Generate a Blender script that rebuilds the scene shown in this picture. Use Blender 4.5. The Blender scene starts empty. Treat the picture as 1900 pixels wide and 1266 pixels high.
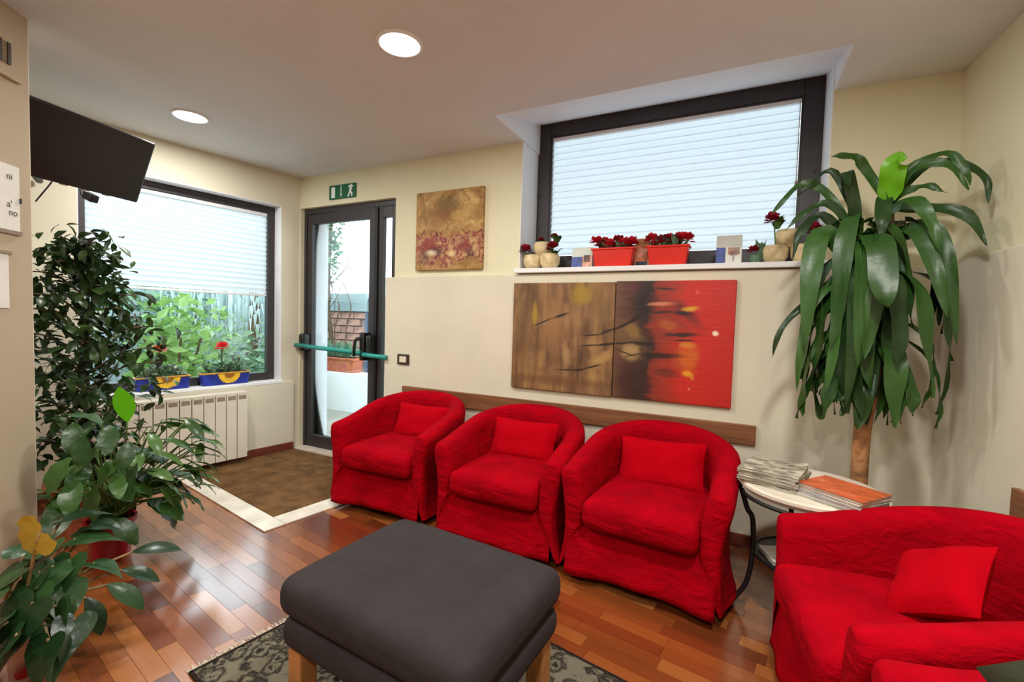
import bpy, bmesh, math, random
from mathutils import Vector, Matrix, noise, Euler
PI = math.pi
random.seed(7)
SC = bpy.context.scene
COL = SC.collection

# ---------------------------------------------------------------- camera
# 16 mm lens at 1.25 m; rows of ROT are the room axes seen from the camera (x: along the floor boards, y: along the left wall, z: up)
FPX, CX, CY, CAMH = 844.0, 950.0, 633.0, 1.25
_a = Vector((-750-CX, CY-545, -FPX)); _b = Vector((1560-CX, CY-612, -FPX))
_n = _b.cross(_a).normalized()
if _n.y < 0: _n = -_n
_Y = _b.normalized(); _X = _Y.cross(_n)
ROT = Matrix((_X, _Y, _n))
CAM = Vector((0, 0, CAMH))
cam = bpy.data.objects.new('camera', bpy.data.cameras.new('camera'))
COL.objects.link(cam)
cam.data.sensor_width = 36.0; cam.data.lens = 36.0*FPX/1900.0
cam.data.clip_start = 0.02; cam.data.clip_end = 200
cam.matrix_world = Matrix.Translation(CAM) @ ROT.to_4x4()
SC.camera = cam

# ---------------------------------------------------------------- world (overcast sky), exposure
SKY = 4.8
wd = bpy.data.worlds.new('overcast_sky'); SC.world = wd; wd.use_nodes = True
bg = wd.node_tree.nodes['Background']; bg.inputs[0].default_value = (0.86, 0.94, 1.0, 1); bg.inputs[1].default_value = SKY
SC.view_settings.view_transform = 'Standard'; SC.view_settings.look = 'None'
SC.view_settings.exposure = 0.0; SC.view_settings.gamma = 1.0; SC.view_settings.use_curve_mapping = False
SC.cycles.max_bounces = 8; SC.cycles.diffuse_bounces = 4; SC.cycles.transparent_max_bounces = 16
SC.cycles.sample_clamp_indirect = 4.0; SC.cycles.caustics_reflective = False; SC.cycles.caustics_refractive = False
SC.cycles.use_denoising = True
LAMP_W = 22.0          # watts of each recessed ceiling lamp
LAMP_C = (1.0, 0.985, 0.93)

# ---------------------------------------------------------------- measuring helpers
def ray(px, py): return ROT @ Vector((px-CX, CY-py, -FPX))
def onz(px, py, z=0.0):
    d = ray(px, py); return CAM + d*((z-CAMH)/d.z)
def onx(px, py, x):
    d = ray(px, py); return CAM + d*(x/d.x)
def ony(px, py, y):
    d = ray(px, py); return CAM + d*(y/d.y)
_w = ROT @ (-_a); _w.z = 0; WD = _w.normalized(); WN = Vector((-WD.y, WD.x, 0))
WANG = math.atan2(WD.y, WD.x)
C0 = onz(548, 831)                       # floor corner of left wall and back wall
XL = C0.x
def wall(u, v=0.0, z=0.0): return C0 + WD*u + WN*v + Vector((0, 0, z))
def onb(px, py, v=0.0):                  # pixel -> (u, z) on the plane at depth v behind the back wall face
    d = ray(px, py); p0 = C0 + WN*v
    q = CAM + d*((p0-CAM).dot(WN)/d.dot(WN)); return (q-C0).dot(WD), q.z
UCAM = (CAM-C0).dot(WD); DCAM = -(CAM-C0).dot(WN)

# ---------------------------------------------------------------- object helpers
def link(o, parent=None):
    COL.objects.link(o)
    if parent is not None: o.parent = parent
    return o
def tag(o, label=None, cat=None, group=None, kind=None):
    if label: o['label'] = label
    if cat: o['category'] = cat
    if group: o['group'] = group
    if kind: o['kind'] = kind
    return o
def thing(name, label, cat, loc=(0, 0, 0), rz=0.0, group=None):
    o = bpy.data.objects.new(name, None); link(o)
    o.location = loc; o.rotation_euler = (0, 0, rz); o.empty_display_size = 0.05
    return tag(o, label, cat, group)
def struct(name, loc=(0, 0, 0), rz=0.0, label=None):
    o = bpy.data.objects.new(name, None); link(o); o.location = loc; o.rotation_euler = (0, 0, rz); o.empty_display_size = .05
    return tag(o, label, None, None, 'structure')

class MB:
    def __init__(s): s.v = []; s.f = []
    def add(s, v, f):
        b = len(s.v); s.v += [tuple(p) for p in v]; s.f += [tuple(i+b for i in q) for q in f]; return s
    def box(s, x0, x1, y0, y1, z0, z1, m=None):
        v = [Vector((x, y, z)) for z in (z0, z1) for y in (y0, y1) for x in (x0, x1)]
        if m is not None: v = [m @ p for p in v]
        return s.add(v, [(0, 2, 3, 1), (4, 5, 7, 6), (0, 1, 5, 4), (2, 6, 7, 3), (0, 4, 6, 2), (1, 3, 7, 5)])
    def prism(s, poly, z0, z1):          # poly counter-clockwise
        n = len(poly); v = [(p[0], p[1], z0) for p in poly]+[(p[0], p[1], z1) for p in poly]
        f = [tuple(reversed(range(n))), tuple(range(n, 2*n))]
        f += [(i, (i+1) % n, n+(i+1) % n, n+i) for i in range(n)]
        return s.add(v, f)
    def lathe(s, prof, n=24, m=None, cap=True):
        v = []
        for r, z in prof:
            for k in range(n):
                a = 2*PI*k/n; p = Vector((r*math.cos(a), r*math.sin(a), z)); v.append(m @ p if m is not None else p)
        f = []
        for j in range(len(prof)-1):
            for k in range(n):
                f.append((j*n+k, j*n+(k+1) % n, (j+1)*n+(k+1) % n, (j+1)*n+k))
        if cap:
            f.append(tuple(reversed(range(n)))); f.append(tuple((len(prof)-1)*n+k for k in range(n)))
        return s.add(v, f)
    def tube(s, pts, r, n=8, closed=False):
        pts = [Vector(p) for p in pts]; N = len(pts); v = []; up = Vector((0, 0, 1)); prev = None
        for i, p in enumerate(pts):
            a = pts[(i-1) % N] if (closed or i > 0) else p; b = pts[(i+1) % N] if (closed or i < N-1) else p
            t = (b-a).normalized()
            if prev is None:
                x = t.cross(up); x = x if x.length > .05 else t.cross(Vector((1, 0, 0)))
            else: x = prev - t*prev.dot(t)
            x.normalize(); y = t.cross(x); prev = x
            rr = r[i] if isinstance(r, (list, tuple)) else r
            for k in range(n):
                an = 2*PI*k/n; v.append(p + x*(rr*math.cos(an)) + y*(rr*math.sin(an)))
        f = []
        for i in range(N if closed else N-1):
            j = (i+1) % N
            for k in range(n): f.append((i*n+k, i*n+(k+1) % n, j*n+(k+1) % n, j*n+k))
        if not closed:
            f.append(tuple(reversed(range(n)))); f.append(tuple((N-1)*n+k for k in range(n)))
        return s.add(v, f)
    def grid(s, fn, nu, nv, flip=False):
        v = [fn(i/nu, j/nv) for j in range(nv+1) for i in range(nu+1)]
        f = []
        for j in range(nv):
            for i in range(nu):
                q = (j*(nu+1)+i, j*(nu+1)+i+1, (j+1)*(nu+1)+i+1, (j+1)*(nu+1)+i)
                f.append(q[::-1] if flip else q)
        return s.add(v, f)
    def data(s, name, m=None, smooth=False):
        d = bpy.data.meshes.new(name); d.from_pydata(s.v, [], s.f); d.update()
        if m is not None: d.materials.append(m)
        if smooth:
            for p in d.polygons: p.use_smooth = True
        return d
    def build(s, name, m, parent=None, smooth=False, bevel=0, loc=None, rot=None, solid=0, sub=0):
        o = bpy.data.objects.new(name, s.data(name, m, smooth)); link(o, parent)
        if loc is not None: o.location = loc
        if rot is not None: o.rotation_euler = rot
        if solid:
            k = o.modifiers.new('thickness', 'SOLIDIFY'); k.thickness = solid; k.offset = 0
        if bevel:
            k = o.modifiers.new('bevel', 'BEVEL'); k.width = bevel; k.segments = 2; k.limit_method = 'ANGLE'; k.angle_limit = .6
        if sub:
            k = o.modifiers.new('smooth', 'SUBSURF'); k.levels = sub; k.render_levels = sub
        return o
def inst(name, data, parent, loc=(0, 0, 0), rot=(0, 0, 0), scale=(1, 1, 1)):
    o = bpy.data.objects.new(name, data); link(o, parent); o.location = loc; o.rotation_euler = rot; o.scale = scale
    return o
def rbox(sx, sy, sz, r, n=7, puff=0.0, puff_b=0.0):
    """rounded box with half sizes sx, sy, sz; puff domes the top"""
    mb = MB(); seen = {}
    ts = [-1+2*i/n for i in range(n+1)]
    def warp(t, h): # denser near the rounded edge
        c = 1-min(r/h, .95); a = abs(t)
        q = a/.6*c if a < .6 else c+(a-.6)/.4*(1-c)
        return math.copysign(q, t)
    H = (sx, sy, sz)
    for ax in range(3):
        for sg in (-1, 1):
            a1, a2 = (ax+1) % 3, (ax+2) % 3; ids = []
            for t2 in ts:
                for t1 in ts:
                    p = [0, 0, 0]; p[ax] = sg*H[ax]; p[a1] = warp(t1, H[a1])*H[a1]; p[a2] = warp(t2, H[a2])*H[a2]
                    core = Vector([max(-(h-min(r, h)), min(h-min(r, h), c)) for c, h in zip(p, H)])
                    d = Vector(p)-core
                    q = core + (d.normalized()*min(r, *H) if d.length > 1e-9 else d)
                    fx, fy = 1-(q.x/sx)**2, 1-(q.y/sy)**2
                    if q.z > 0: q.z += puff*max(fx, 0)**.6*max(fy, 0)**.6
                    else: q.z -= puff_b*max(fx, 0)**.6*max(fy, 0)**.6
                    key = (round(q.x, 5), round(q.y, 5), round(q.z, 5))
                    if key not in seen: seen[key] = len(mb.v); mb.v.append(tuple(q))
                    ids.append(seen[key])
            m = n+1
            for j in range(n):
                for i in range(n):
                    f = [ids[j*m+i], ids[j*m+i+1], ids[(j+1)*m+i+1], ids[(j+1)*m+i]]
                    if sg < 0: f = f[::-1]
                    g = []
                    for k in f:
                        if k not in g: g.append(k)
                    if len(g) > 2: mb.f.append(tuple(g))
    return mb
def pillow(w, h, th, n=14, seed=0):
    mb = MB()
    for sg in (1, -1):
        def fn(a, b):
            x, y = 2*a-1, 2*b-1
            e = max(0, (1-x**4)*(1-y**4))**.55
            k = 1-.07*(1-abs(x))*abs(y)**2
            kx = 1-.05*(1-y*y)*abs(x)**2
            z = sg*th/2*e + .01*noise.noise(Vector((x*1.8+seed, y*1.8, sg*2)))*e
            return (x*w/2*kx, y*h/2*k, z)
        mb.grid(fn, n, n, flip=sg < 0)
    return mb
def crom(pts, k=6):
    P = [Vector(p) for p in pts]; P = [P[0]*2-P[1]]+P+[P[-1]*2-P[-2]]; out = []
    for i in range(1, len(P)-2):
        for j in range(k):
            t = j/k; a, b, c, d = P[i-1:i+3]
            out.append(.5*((2*b)+(c-a)*t+(2*a-5*b+4*c-d)*t*t+(3*b-a-3*c+d)*t**3))
    out.append(P[-2]); return out

# ---------------------------------------------------------------- materials
def lin(c): return tuple(((x/255)/12.92 if x/255 <= .04045 else ((x/255+.055)/1.055)**2.4) for x in c)
class NT:
    def __init__(s, name):
        s.m = bpy.data.materials.new(name); s.m.use_nodes = True; s.t = s.m.node_tree
        s.b = s.t.nodes['Principled BSDF']; s.out = s.t.nodes['Material Output']
    def n(s, typ, **kw):
        o = s.t.nodes.new(typ)
        for k, v in kw.items():
            if k in o.inputs: o.inputs[k].default_value = v
            else: setattr(o, k, v)
        return o
    def l(s, a, b): s.t.links.new(a, b)
    def ramp(s, fac, stops, interp='LINEAR'):
        r = s.n('ShaderNodeValToRGB'); r.color_ramp.interpolation = interp; e = r.color_ramp.elements
        while len(e) > 1: e.remove(e[-1])
        e[0].position = stops[0][0]; e[0].color = (*lin(stops[0][1]), 1)
        for p, c in stops[1:]:
            k = e.new(p); k.color = (*lin(c), 1)
        s.l(fac, r.inputs[0]); return r.outputs[0]
    def noise(s, vec, scale, detail=3, rough=.5, dist=0):
        o = s.n('ShaderNodeTexNoise'); o.inputs['Scale'].default_value = scale; o.inputs['Detail'].default_value = detail
        o.inputs['Roughness'].default_value = rough; o.inputs['Distortion'].default_value = dist
        if vec is not None: s.l(vec, o.inputs['Vector'])
        return o.outputs[0]
    def mapping(s, vec, sc=(1, 1, 1), loc=(0, 0, 0), rot=(0, 0, 0)):
        o = s.n('ShaderNodeMapping'); o.inputs['Scale'].default_value = sc; o.inputs['Location'].default_value = loc; o.inputs['Rotation'].default_value = rot
        s.l(vec, o.inputs['Vector']); return o.outputs[0]
    def coord(s, which='Object'): return s.n('ShaderNodeTexCoord').outputs[which]
    def mix(s, fac, a, b, typ='MIX'):
        o = s.n('ShaderNodeMixRGB', blend_type=typ)
        for k, x in ((0, fac), (1, a), (2, b)):
            if hasattr(x, 'is_linked'): s.l(x, o.inputs[k])
            elif k == 0: o.inputs[0].default_value = x
            else: o.inputs[k].default_value = (*lin(x), 1)
        return o.outputs[0]
    def math(s, op, a, b=0.0):
        o = s.n('ShaderNodeMath', operation=op)
        for k, x in ((0, a), (1, b)):
            if hasattr(x, 'is_linked'): s.l(x, o.inputs[k])
            else: o.inputs[k].default_value = x
        return o.outputs[0]
    def blob(s, col, paint, c, r, ang=0.0, soft=.35, nz=None, amp=.5, strength=1.0):
        mp = s.n('ShaderNodeMapping', vector_type='TEXTURE'); s.l(s.coord('Object'), mp.inputs['Vector'])
        mp.inputs['Location'].default_value = (c[0], 0, c[1]); mp.inputs['Rotation'].default_value = (0, -ang, 0); mp.inputs['Scale'].default_value = (r[0], 1000, r[1])
        ln = s.n('ShaderNodeVectorMath', operation='LENGTH'); s.l(mp.outputs[0], ln.inputs[0]); d = ln.outputs['Value']
        if nz is not None: d = s.math('ADD', d, s.math('MULTIPLY', s.math('SUBTRACT', nz, .5), amp*2))
        mr = s.n('ShaderNodeMapRange', interpolation_type='SMOOTHSTEP'); s.l(d, mr.inputs[0])
        mr.inputs[1].default_value = 1+soft; mr.inputs[2].default_value = 1-soft; mr.inputs[3].default_value = 0; mr.inputs[4].default_value = strength
        return s.mix(mr.outputs[0], col, paint)
    def bump(s, h, strength=.2, dist=.01):
        o = s.n('ShaderNodeBump'); o.inputs['Strength'].default_value = strength; o.inputs['Distance'].default_value = dist
        s.l(h, o.inputs['Height']); s.l(o.outputs[0], s.b.inputs['Normal'])
    def set(s, **kw):
        for k, v in kw.items(): s.b.inputs[k.replace('_', ' ')].default_value = v
        return s
def mat(name, c, rough=.6, var=.06, scale=6, bump=0, bscale=80, metal=0, spec=.5, sheen=0):
    t = NT(name); co = t.coord('Object')
    nz = t.noise(co, scale, 3)
    a = tuple(max(0, x*(1-var)) for x in c); b = tuple(min(255, x*(1+var)) for x in c)
    t.l(t.ramp(nz, [(.3, a), (.7, b)]), t.b.inputs['Base Color'])
    t.set(Roughness=rough, Metallic=metal); t.b.inputs['Specular IOR Level'].default_value = spec
    if sheen: t.b.inputs['Sheen Weight'].default_value = sheen
    if bump: t.bump(t.noise(co, bscale, 4), bump, .01)
    return t.m
def leafmat(name, c1, c2, rough=.35, trans=.25, vein=None):
    t = NT(name); oi = t.n('ShaderNodeObjectInfo').outputs['Random']; ri = t.n('ShaderNodeNewGeometry').outputs['Random Per Island']
    fr = t.math('FRACT', t.math('ADD', oi, ri))
    nz = t.noise(t.coord('Object'), 14, 3)
    f = t.math('ADD', t.math('MULTIPLY', fr, .7), t.math('MULTIPLY', nz, .3))
    c = t.ramp(f, [(.1, c1), (.9, c2)])
    t.l(c, t.b.inputs['Base Color']); t.set(Roughness=rough); t.b.inputs['Specular IOR Level'].default_value = .5
    tr = t.n('ShaderNodeBsdfTranslucent'); t.l(c, tr.inputs['Color'])
    mx = t.n('ShaderNodeMixShader'); mx.inputs[0].default_value = trans
    t.l(t.b.outputs[0], mx.inputs[1]); t.l(tr.outputs[0], mx.inputs[2]); t.l(mx.outputs[0], t.out.inputs[0])
    t.bump(t.noise(t.coord('Object'), 30, 2), .15, .01)
    return t.m
def glassmat(name):
    t = NT(name); gl = t.n('ShaderNodeBsdfGlossy'); gl.inputs['Roughness'].default_value = .02
    tr = t.n('ShaderNodeBsdfTransparent'); tr.inputs[0].default_value = (.93, .97, .97, 1)
    fr = t.n('ShaderNodeFresnel'); fr.inputs[0].default_value = 1.3
    mx = t.n('ShaderNodeMixShader'); t.l(fr.outputs[0], mx.inputs[0]); t.l(tr.outputs[0], mx.inputs[1]); t.l(gl.outputs[0], mx.inputs[2])
    t.l(mx.outputs[0], t.out.inputs[0]); return t.m
def clothmat(name, c, dark=.75, bump=.35, rough=.85, sheen=.25, spec=.2):
    t = NT(name); co = t.coord('Object')
    big = t.noise(t.mapping(co, (5, 5, 11)), 1.3, 4, .6, .6); weave = t.noise(co, 320, 2)
    t.l(t.ramp(big, [(.25, tuple(x*dark for x in c)), (.75, c)]), t.b.inputs['Base Color'])
    t.set(Roughness=rough); t.b.inputs['Sheen Weight'].default_value = sheen; t.b.inputs['Sheen Tint'].default_value = (*lin(c), 1)
    t.b.inputs['Specular IOR Level'].default_value = spec
    h = t.math('ADD', t.math('MULTIPLY', big, 1.0), t.math('MULTIPLY', weave, .05)); t.bump(h, bump, .03)
    return t.m
def emis(name, c, s):
    t = NT(name); e = t.n('ShaderNodeEmission'); e.inputs[0].default_value = (*c, 1); e.inputs[1].default_value = s
    t.l(e.outputs[0], t.out.inputs[0]); return t.m

M = {}
M['wall'] = mat('cream_plaster', (226, 220, 190), .9, .02, 2, .08, 60, spec=.2)
M['wall2'] = mat('pale_plaster', (220, 213, 192), .9, .02, 2, .08, 60, spec=.2)
M['part'] = mat('beige_paint', (184, 168, 144), .9, .02, 2, .05, 60, spec=.2)
M['ceil'] = mat('ceiling_paint', (224, 226, 226), .95, .015, 1.5, .04, 50, spec=.1)
M['white'] = mat('white_paint', (236, 236, 238), .6, .01, 3)
M['alu'] = mat('dark_bronze_aluminium', (62, 58, 60), .42, .06, 4, metal=.3)
M['black'] = mat('black_plastic', (14, 14, 14), .4, .1, 8)
M['tvblack'] = mat('tv_bezel', (18, 15, 14), .35, .1, 8)
M['tvscreen'] = mat('tv_screen', (26, 23, 22), .25, .05, 3, spec=.4)
M['glass'] = glassmat('clear_glass')
M['red'] = clothmat('red_cotton_slipcover', (176, 0, 20), .78, .6, .95, 0, .06)
M['redp'] = clothmat('red_cotton_pillow', (180, 0, 18), .9, .3, .95, 0, .06)
M['otto'] = clothmat('charcoal_wool', (54, 49, 50), .82, .12, .95, .1)
M['olive'] = clothmat('dark_olive_cotton', (52, 52, 36), .82, .2)
M['oak'] = mat('oak_leg', (170, 118, 66), .5, .12, 12)
M['darkwood'] = mat('dark_leg', (32, 18, 14), .5, .1, 10)
M['rail'] = None
M['metal'] = mat('black_iron', (20, 18, 18), .5, .1, 20)
M['base'] = mat('red_brown_skirting', (112, 52, 38), .45, .12, 14)
M['teal'] = mat('teal_push_bar', (30, 150, 142), .4, .05, 8)
M['green'] = mat('sign_green', (6, 92, 60), .5, .03, 5)
M['signwhite'] = mat('sign_white', (238, 244, 238), .5, .01, 5)
M['rad'] = mat('radiator_enamel', (226, 219, 202), .4, .015, 4)
M['radslot'] = mat('radiator_slot', (140, 124, 104), .7, .1, 30)
M['paper'] = mat('paper', (226, 224, 216), .8, .02, 10)
M['news'] = None
M['terra'] = mat('terracotta', (176, 98, 70), .8, .12, 15, .2, 40)
M['redpot'] = mat('red_plastic_pot', (150, 8, 22), .4, .08, 10)
M['redplanter'] = mat('bright_red_planter', (214, 28, 10), .35, .04, 10)
M['cream'] = mat('cream_ceramic', (214, 192, 148), .55, .12, 24, .3, 40)
M['soil'] = mat('soil', (44, 32, 24), .95, .3, 40, .5, 60)
M['trunk'] = mat('dracaena_cane', (150, 104, 66), .85, .25, 22, .6, 50)
M['bark'] = mat('ficus_bark', (88, 72, 56), .9, .25, 20, .4, 50)
M['stalk'] = mat('green_stalk', (82, 108, 48), .6, .15, 20)
M['stalk2'] = mat('tan_stalk', (132, 108, 72), .7, .2, 20)
M['ficus'] = leafmat('ficus_leaf', (22, 40, 20), (62, 92, 44), .35, .18)
M['drac'] = leafmat('dracaena_leaf', (22, 48, 18), (60, 102, 38), .4, .2)
M['dracb'] = leafmat('young_dracaena_leaf', (110, 186, 30), (130, 200, 40), .35, .4)
M['poth'] = leafmat('pothos_leaf', (30, 62, 26), (76, 116, 50), .34, .22)
M['lance'] = leafmat('glossy_lance_leaf', (44, 78, 34), (104, 142, 72), .3, .28)
M['near'] = leafmat('dark_heart_leaf', (20, 44, 24), (54, 88, 46), .3, .2)
M['bright'] = leafmat('bright_new_leaf', (92, 170, 20), (100, 180, 26), .35, .4)
M['flower'] = leafmat('red_petal', (196, 20, 40), (226, 50, 66), .6, .25)
M['pink'] = leafmat('salmon_petal', (232, 120, 96), (246, 150, 120), .6, .25)
M['coral'] = leafmat('coral_petal', (232, 50, 60), (250, 90, 90), .6, .3)
M['dkflower'] = leafmat('dark_red_petal', (138, 14, 38), (176, 30, 50), .6, .2)
M['garden1'] = leafmat('garden_leaf', (84, 116, 88), (150, 176, 146), .6, .35)
M['garden2'] = leafmat('light_garden_leaf', (96, 140, 66), (150, 184, 110), .6, .4)
M['gpale'] = leafmat('pale_willow_leaf', (166, 190, 188), (216, 230, 228), .6, .4)
M['gdark'] = leafmat('ivy_leaf', (70, 108, 84), (128, 166, 132), .55, .3)
M['blue'] = mat('cobalt_glaze', (40, 58, 148), .3, .15, 12)
M['yellow'] = mat('sunflower_yellow', (232, 186, 52), .4, .08, 25)
M['sunbrown'] = mat('sunflower_brown', (150, 92, 30), .5, .1, 25)
M['glazerim'] = mat('ochre_rim', (206, 158, 70), .4, .08, 20)
M['outwhite'] = mat('outdoor_white_plaster', (226, 232, 238), .9, .02, 3, .1, 30, spec=.2)
M['outgrey'] = mat('blue_grey_plaster', (150, 168, 172), .9, .08, 1.5, .1, 30, spec=.2)
M['gate'] = mat('blue_grey_gate', (98, 112, 132), .6, .06, 5)
M['brick'] = mat('weathered_brick', (178, 140, 128), .9, .18, 9, .2, 30, spec=.2)
M['mortar'] = mat('mortar', (150, 146, 142), .95, .06, 12)
M['ground'] = mat('garden_paving', (150, 150, 142), .9, .12, 2)
M['mat'] = mat('coir_mat', (108, 78, 48), .98, .16, 9, .6, 240, spec=.1)
M['marble'] = mat('pale_marble', (226, 216, 200), .35, .06, 9)
M['socket'] = mat('socket_insert', (226, 214, 190), .5, .02, 6)
M['socketf'] = mat('socket_frame', (60, 46, 34), .4, .05, 6)
M['rope'] = mat('fringe_wool', (196, 180, 160), .95, .1, 30)

# wood floor: every strip gets its own tone
t = NT('parquet_strip'); oi = t.n('ShaderNodeObjectInfo').outputs['Random']; ri = t.n('ShaderNodeNewGeometry').outputs['Random Per Island']
fr = t.math('FRACT', t.math('ADD', t.math('MULTIPLY', oi, 7.31), t.math('MULTIPLY', ri, 3.7)))
pos = t.n('ShaderNodeNewGeometry').outputs['Position']
gv = t.n('ShaderNodeVectorMath', operation='ADD'); t.l(t.mapping(pos, (3, 46, 1)), gv.inputs[0])
cb = t.n('ShaderNodeCombineXYZ'); t.l(t.math('MULTIPLY', fr, 40), cb.inputs[0]); t.l(t.math('MULTIPLY', fr, 17), cb.inputs[1]); t.l(cb.outputs[0], gv.inputs[1])
gr = t.noise(gv.outputs[0], 1.0, 5, .6, .4)
c1 = t.ramp(fr, [(0, (98, 46, 20)), (.25, (124, 60, 26)), (.55, (142, 74, 32)), (.8, (160, 92, 42)), (1, (178, 112, 60))])
c2 = t.mix(t.math('MULTIPLY', t.math('SUBTRACT', gr, .3), .55), c1, (78, 34, 16))
t.l(c2, t.b.inputs['Base Color']); t.set(Roughness=.25); t.b.inputs['Specular IOR Level'].default_value = .6
t.b.inputs['Coat Weight'].default_value = 1.0; t.b.inputs['Coat Roughness'].default_value = .17; t.b.inputs['Coat IOR'].default_value = 1.9
t.bump(gr, .05, .004); M['floor'] = t.m
# rail: stained wood
t = NT('stained_rail'); g = t.noise(t.mapping(t.coord('Object'), (2, 30, 40)), 1.2, 5, .6, .3)
t.l(t.ramp(g, [(.25, (98, 58, 34)), (.75, (150, 98, 62))]), t.b.inputs['Base Color']); t.set(Roughness=.5); M['rail'] = t.m
# newspaper edges
t = NT('printed_pages'); co = t.coord('Object'); g = t.noise(t.mapping(co, (9, 9, 400)), 1.0, 4, .7)
t.l(t.ramp(g, [(.35, (96, 92, 84)), (.5, (170, 164, 150)), (.66, (224, 220, 206))]), t.b.inputs['Base Color']); t.set(Roughness=.7); M['news'] = t.m
def covermat(name, stops, sc=9):
    t = NT(name); co = t.coord('Object'); g = t.noise(t.mapping(co, (1, 1.6, 1)), sc, 4, .6, .8)
    t.l(t.ramp(g, stops), t.b.inputs['Base Color']); t.set(Roughness=.4); return t.m
M['cov_orange'] = covermat('orange_cover', [(.3, (90, 60, 40)), (.42, (190, 90, 50)), (.6, (214, 104, 62)), (.75, (226, 190, 150))])
M['cov_grey'] = covermat('grey_print', [(.3, (70, 68, 60)), (.45, (140, 134, 118)), (.6, (196, 190, 170)), (.75, (222, 218, 206))], 16)
M['cov_white'] = covermat('white_print', [(.3, (150, 146, 136)), (.45, (210, 206, 196)), (.7, (236, 234, 226))], 8)
M['cov_lilac'] = covermat('lilac_print', [(.3, (120, 110, 126)), (.5, (176, 168, 182)), (.7, (220, 214, 220))], 8)
# rug
t = NT('floral_rug'); co = t.coord('Object')
v = t.n('ShaderNodeTexVoronoi'); v.inputs['Scale'].default_value = 17; t.l(co, v.inputs['Vector'])
g = t.noise(co, 24, 4, .6, 1.6); g2 = t.noise(co, 130, 2)
f = t.math('ADD', t.math('MULTIPLY', v.outputs['Distance'], .75), t.math('MULTIPLY', g, .65))
c = t.ramp(f, [(.36, (26, 23, 22)), (.46, (58, 54, 46)), (.54, (122, 116, 98)), (.62, (84, 80, 66)), (.74, (36, 32, 30)), (.86, (110, 104, 88))])
t.l(c, t.b.inputs['Base Color']); t.set(Roughness=.98); t.b.inputs['Specular IOR Level'].default_value = .1
t.bump(t.math('ADD', g2, f), .5, .004); M['rug'] = t.m
M['rugb'] = mat('rug_border', (40, 32, 30), .98, .15, 60, .5, 200, spec=.1)
# blinds: white fabric that lets daylight through
def blindmat(name, tc, fac):
    t = NT(name); t.b.inputs['Base Color'].default_value = (.9, .93, .96, 1); t.set(Roughness=.6)
    tr = t.n('ShaderNodeBsdfTranslucent'); tr.inputs[0].default_value = tc
    mx = t.n('ShaderNodeMixShader'); mx.inputs[0].default_value = fac; t.l(t.b.outputs[0], mx.inputs[1]); t.l(tr.outputs[0], mx.inputs[2]); t.l(mx.outputs[0], t.out.inputs[0])
    nz = t.noise(t.coord('Object'), 5, 2); t.bump(nz, .02, .01); return t.m
M['blind'] = blindmat('white_blind_slat', (.93, .96, 1, 1), .75)
M['blind2'] = blindmat('dense_white_blind_slat', (.64, .68, .73, 1), .65)

# ================================================================ STRUCTURE
CZ = 2.49                                   # ceiling height
RANG = math.radians(102.5)                  # right wall runs away at this heading
CR = wall(4.53)
RD = -Vector((math.cos(RANG), math.sin(RANG), 0)); RN = Vector((RD.y, -RD.x, 0))
RN = -RN if RN.dot(Vector((-1, 0, 0))) < 0 else RN      # into the room
def rwall(s, d=0.0, z=0.0): return CR + RD*s + RN*d + Vector((0, 0, z))
RWANG = math.atan2(RD.y, RD.x)
YF = -3.0                                   # wall behind the camera
WO = wall(0, 0, 0); 

# floor: base slab plus parquet strips
mb = MB(); fpoly = [(XL-.02, YF), (rwall(6.2).x, YF), (CR.x+.05, CR.y+.05), (C0.x-.02, C0.y+.1)]
mb.prism(fpoly, -.12, -.004); floor = mb.build('floor', M['base']); tag(floor, kind='structure')
SW, GAP = .066, .0006
strips = []
rnd = random.Random(3); y = YF; row = 0
while y < 3.0:
    x = XL - rnd.random()*.4
    while x < 1.6:
        L = rnd.choice((.28, .34, .40, .46)); xc, yc = x+L/2, y+SW/2
        back = C0.y+(xc-C0.x)*WD.y/WD.x
        rx = CR.x+(CR.y-yc)*(RD.x/-RD.y)
        if yc < back+.02 and xc < rx+.05 and xc > XL+.02:
            strips.append((xc, yc, L))
        x += L
    y += SW; row += 1
def seen_size(s):
    x, yv, L = s
    p = ROT.transposed() @ (Vector((x, yv, 0))-CAM)
    if p.z > -.3: return 0
    px, py = CX+FPX*p.x/-p.z, CY-FPX*p.y/-p.z
    if not (200 < px < 1500 and 880 < py < 1290): return 0
    if -1.45 < x < -.3 and yv < 1.0 and px < 1040: return 0        # under the footstool and rug
    if -1.7 < x < -.3 and yv < 1.45: return 0
    if -4 < x < -2.7 and yv > 1.35: return 0                       # under the door mat
    if x > -2.5 and yv > 2.1 and x < -.45: return 0                # under the armchairs
    return SW*L/(-p.z)**2
strips.sort(key=seen_size, reverse=True)
sdata = {}
for L in (.28, .34, .40, .46):
    b = MB(); b.box(-L/2+GAP, L/2-GAP, -SW/2+GAP, SW/2-GAP, -.004, 0); sdata[L] = b.data('plank', M['floor'])
nind = min(300, sum(1 for s in strips if seen_size(s) > 0))
for x, yv, L in strips[:nind]: inst('plank', sdata[L], floor, (x, yv, 0))
b = MB()
for x, yv, L in strips[nind:]: b.box(x-L/2+GAP, x+L/2-GAP, yv-SW/2+GAP, yv+SW/2-GAP, -.004, 0)
tag(b.build('plank_field', M['floor'], floor), kind='stuff')

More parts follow.
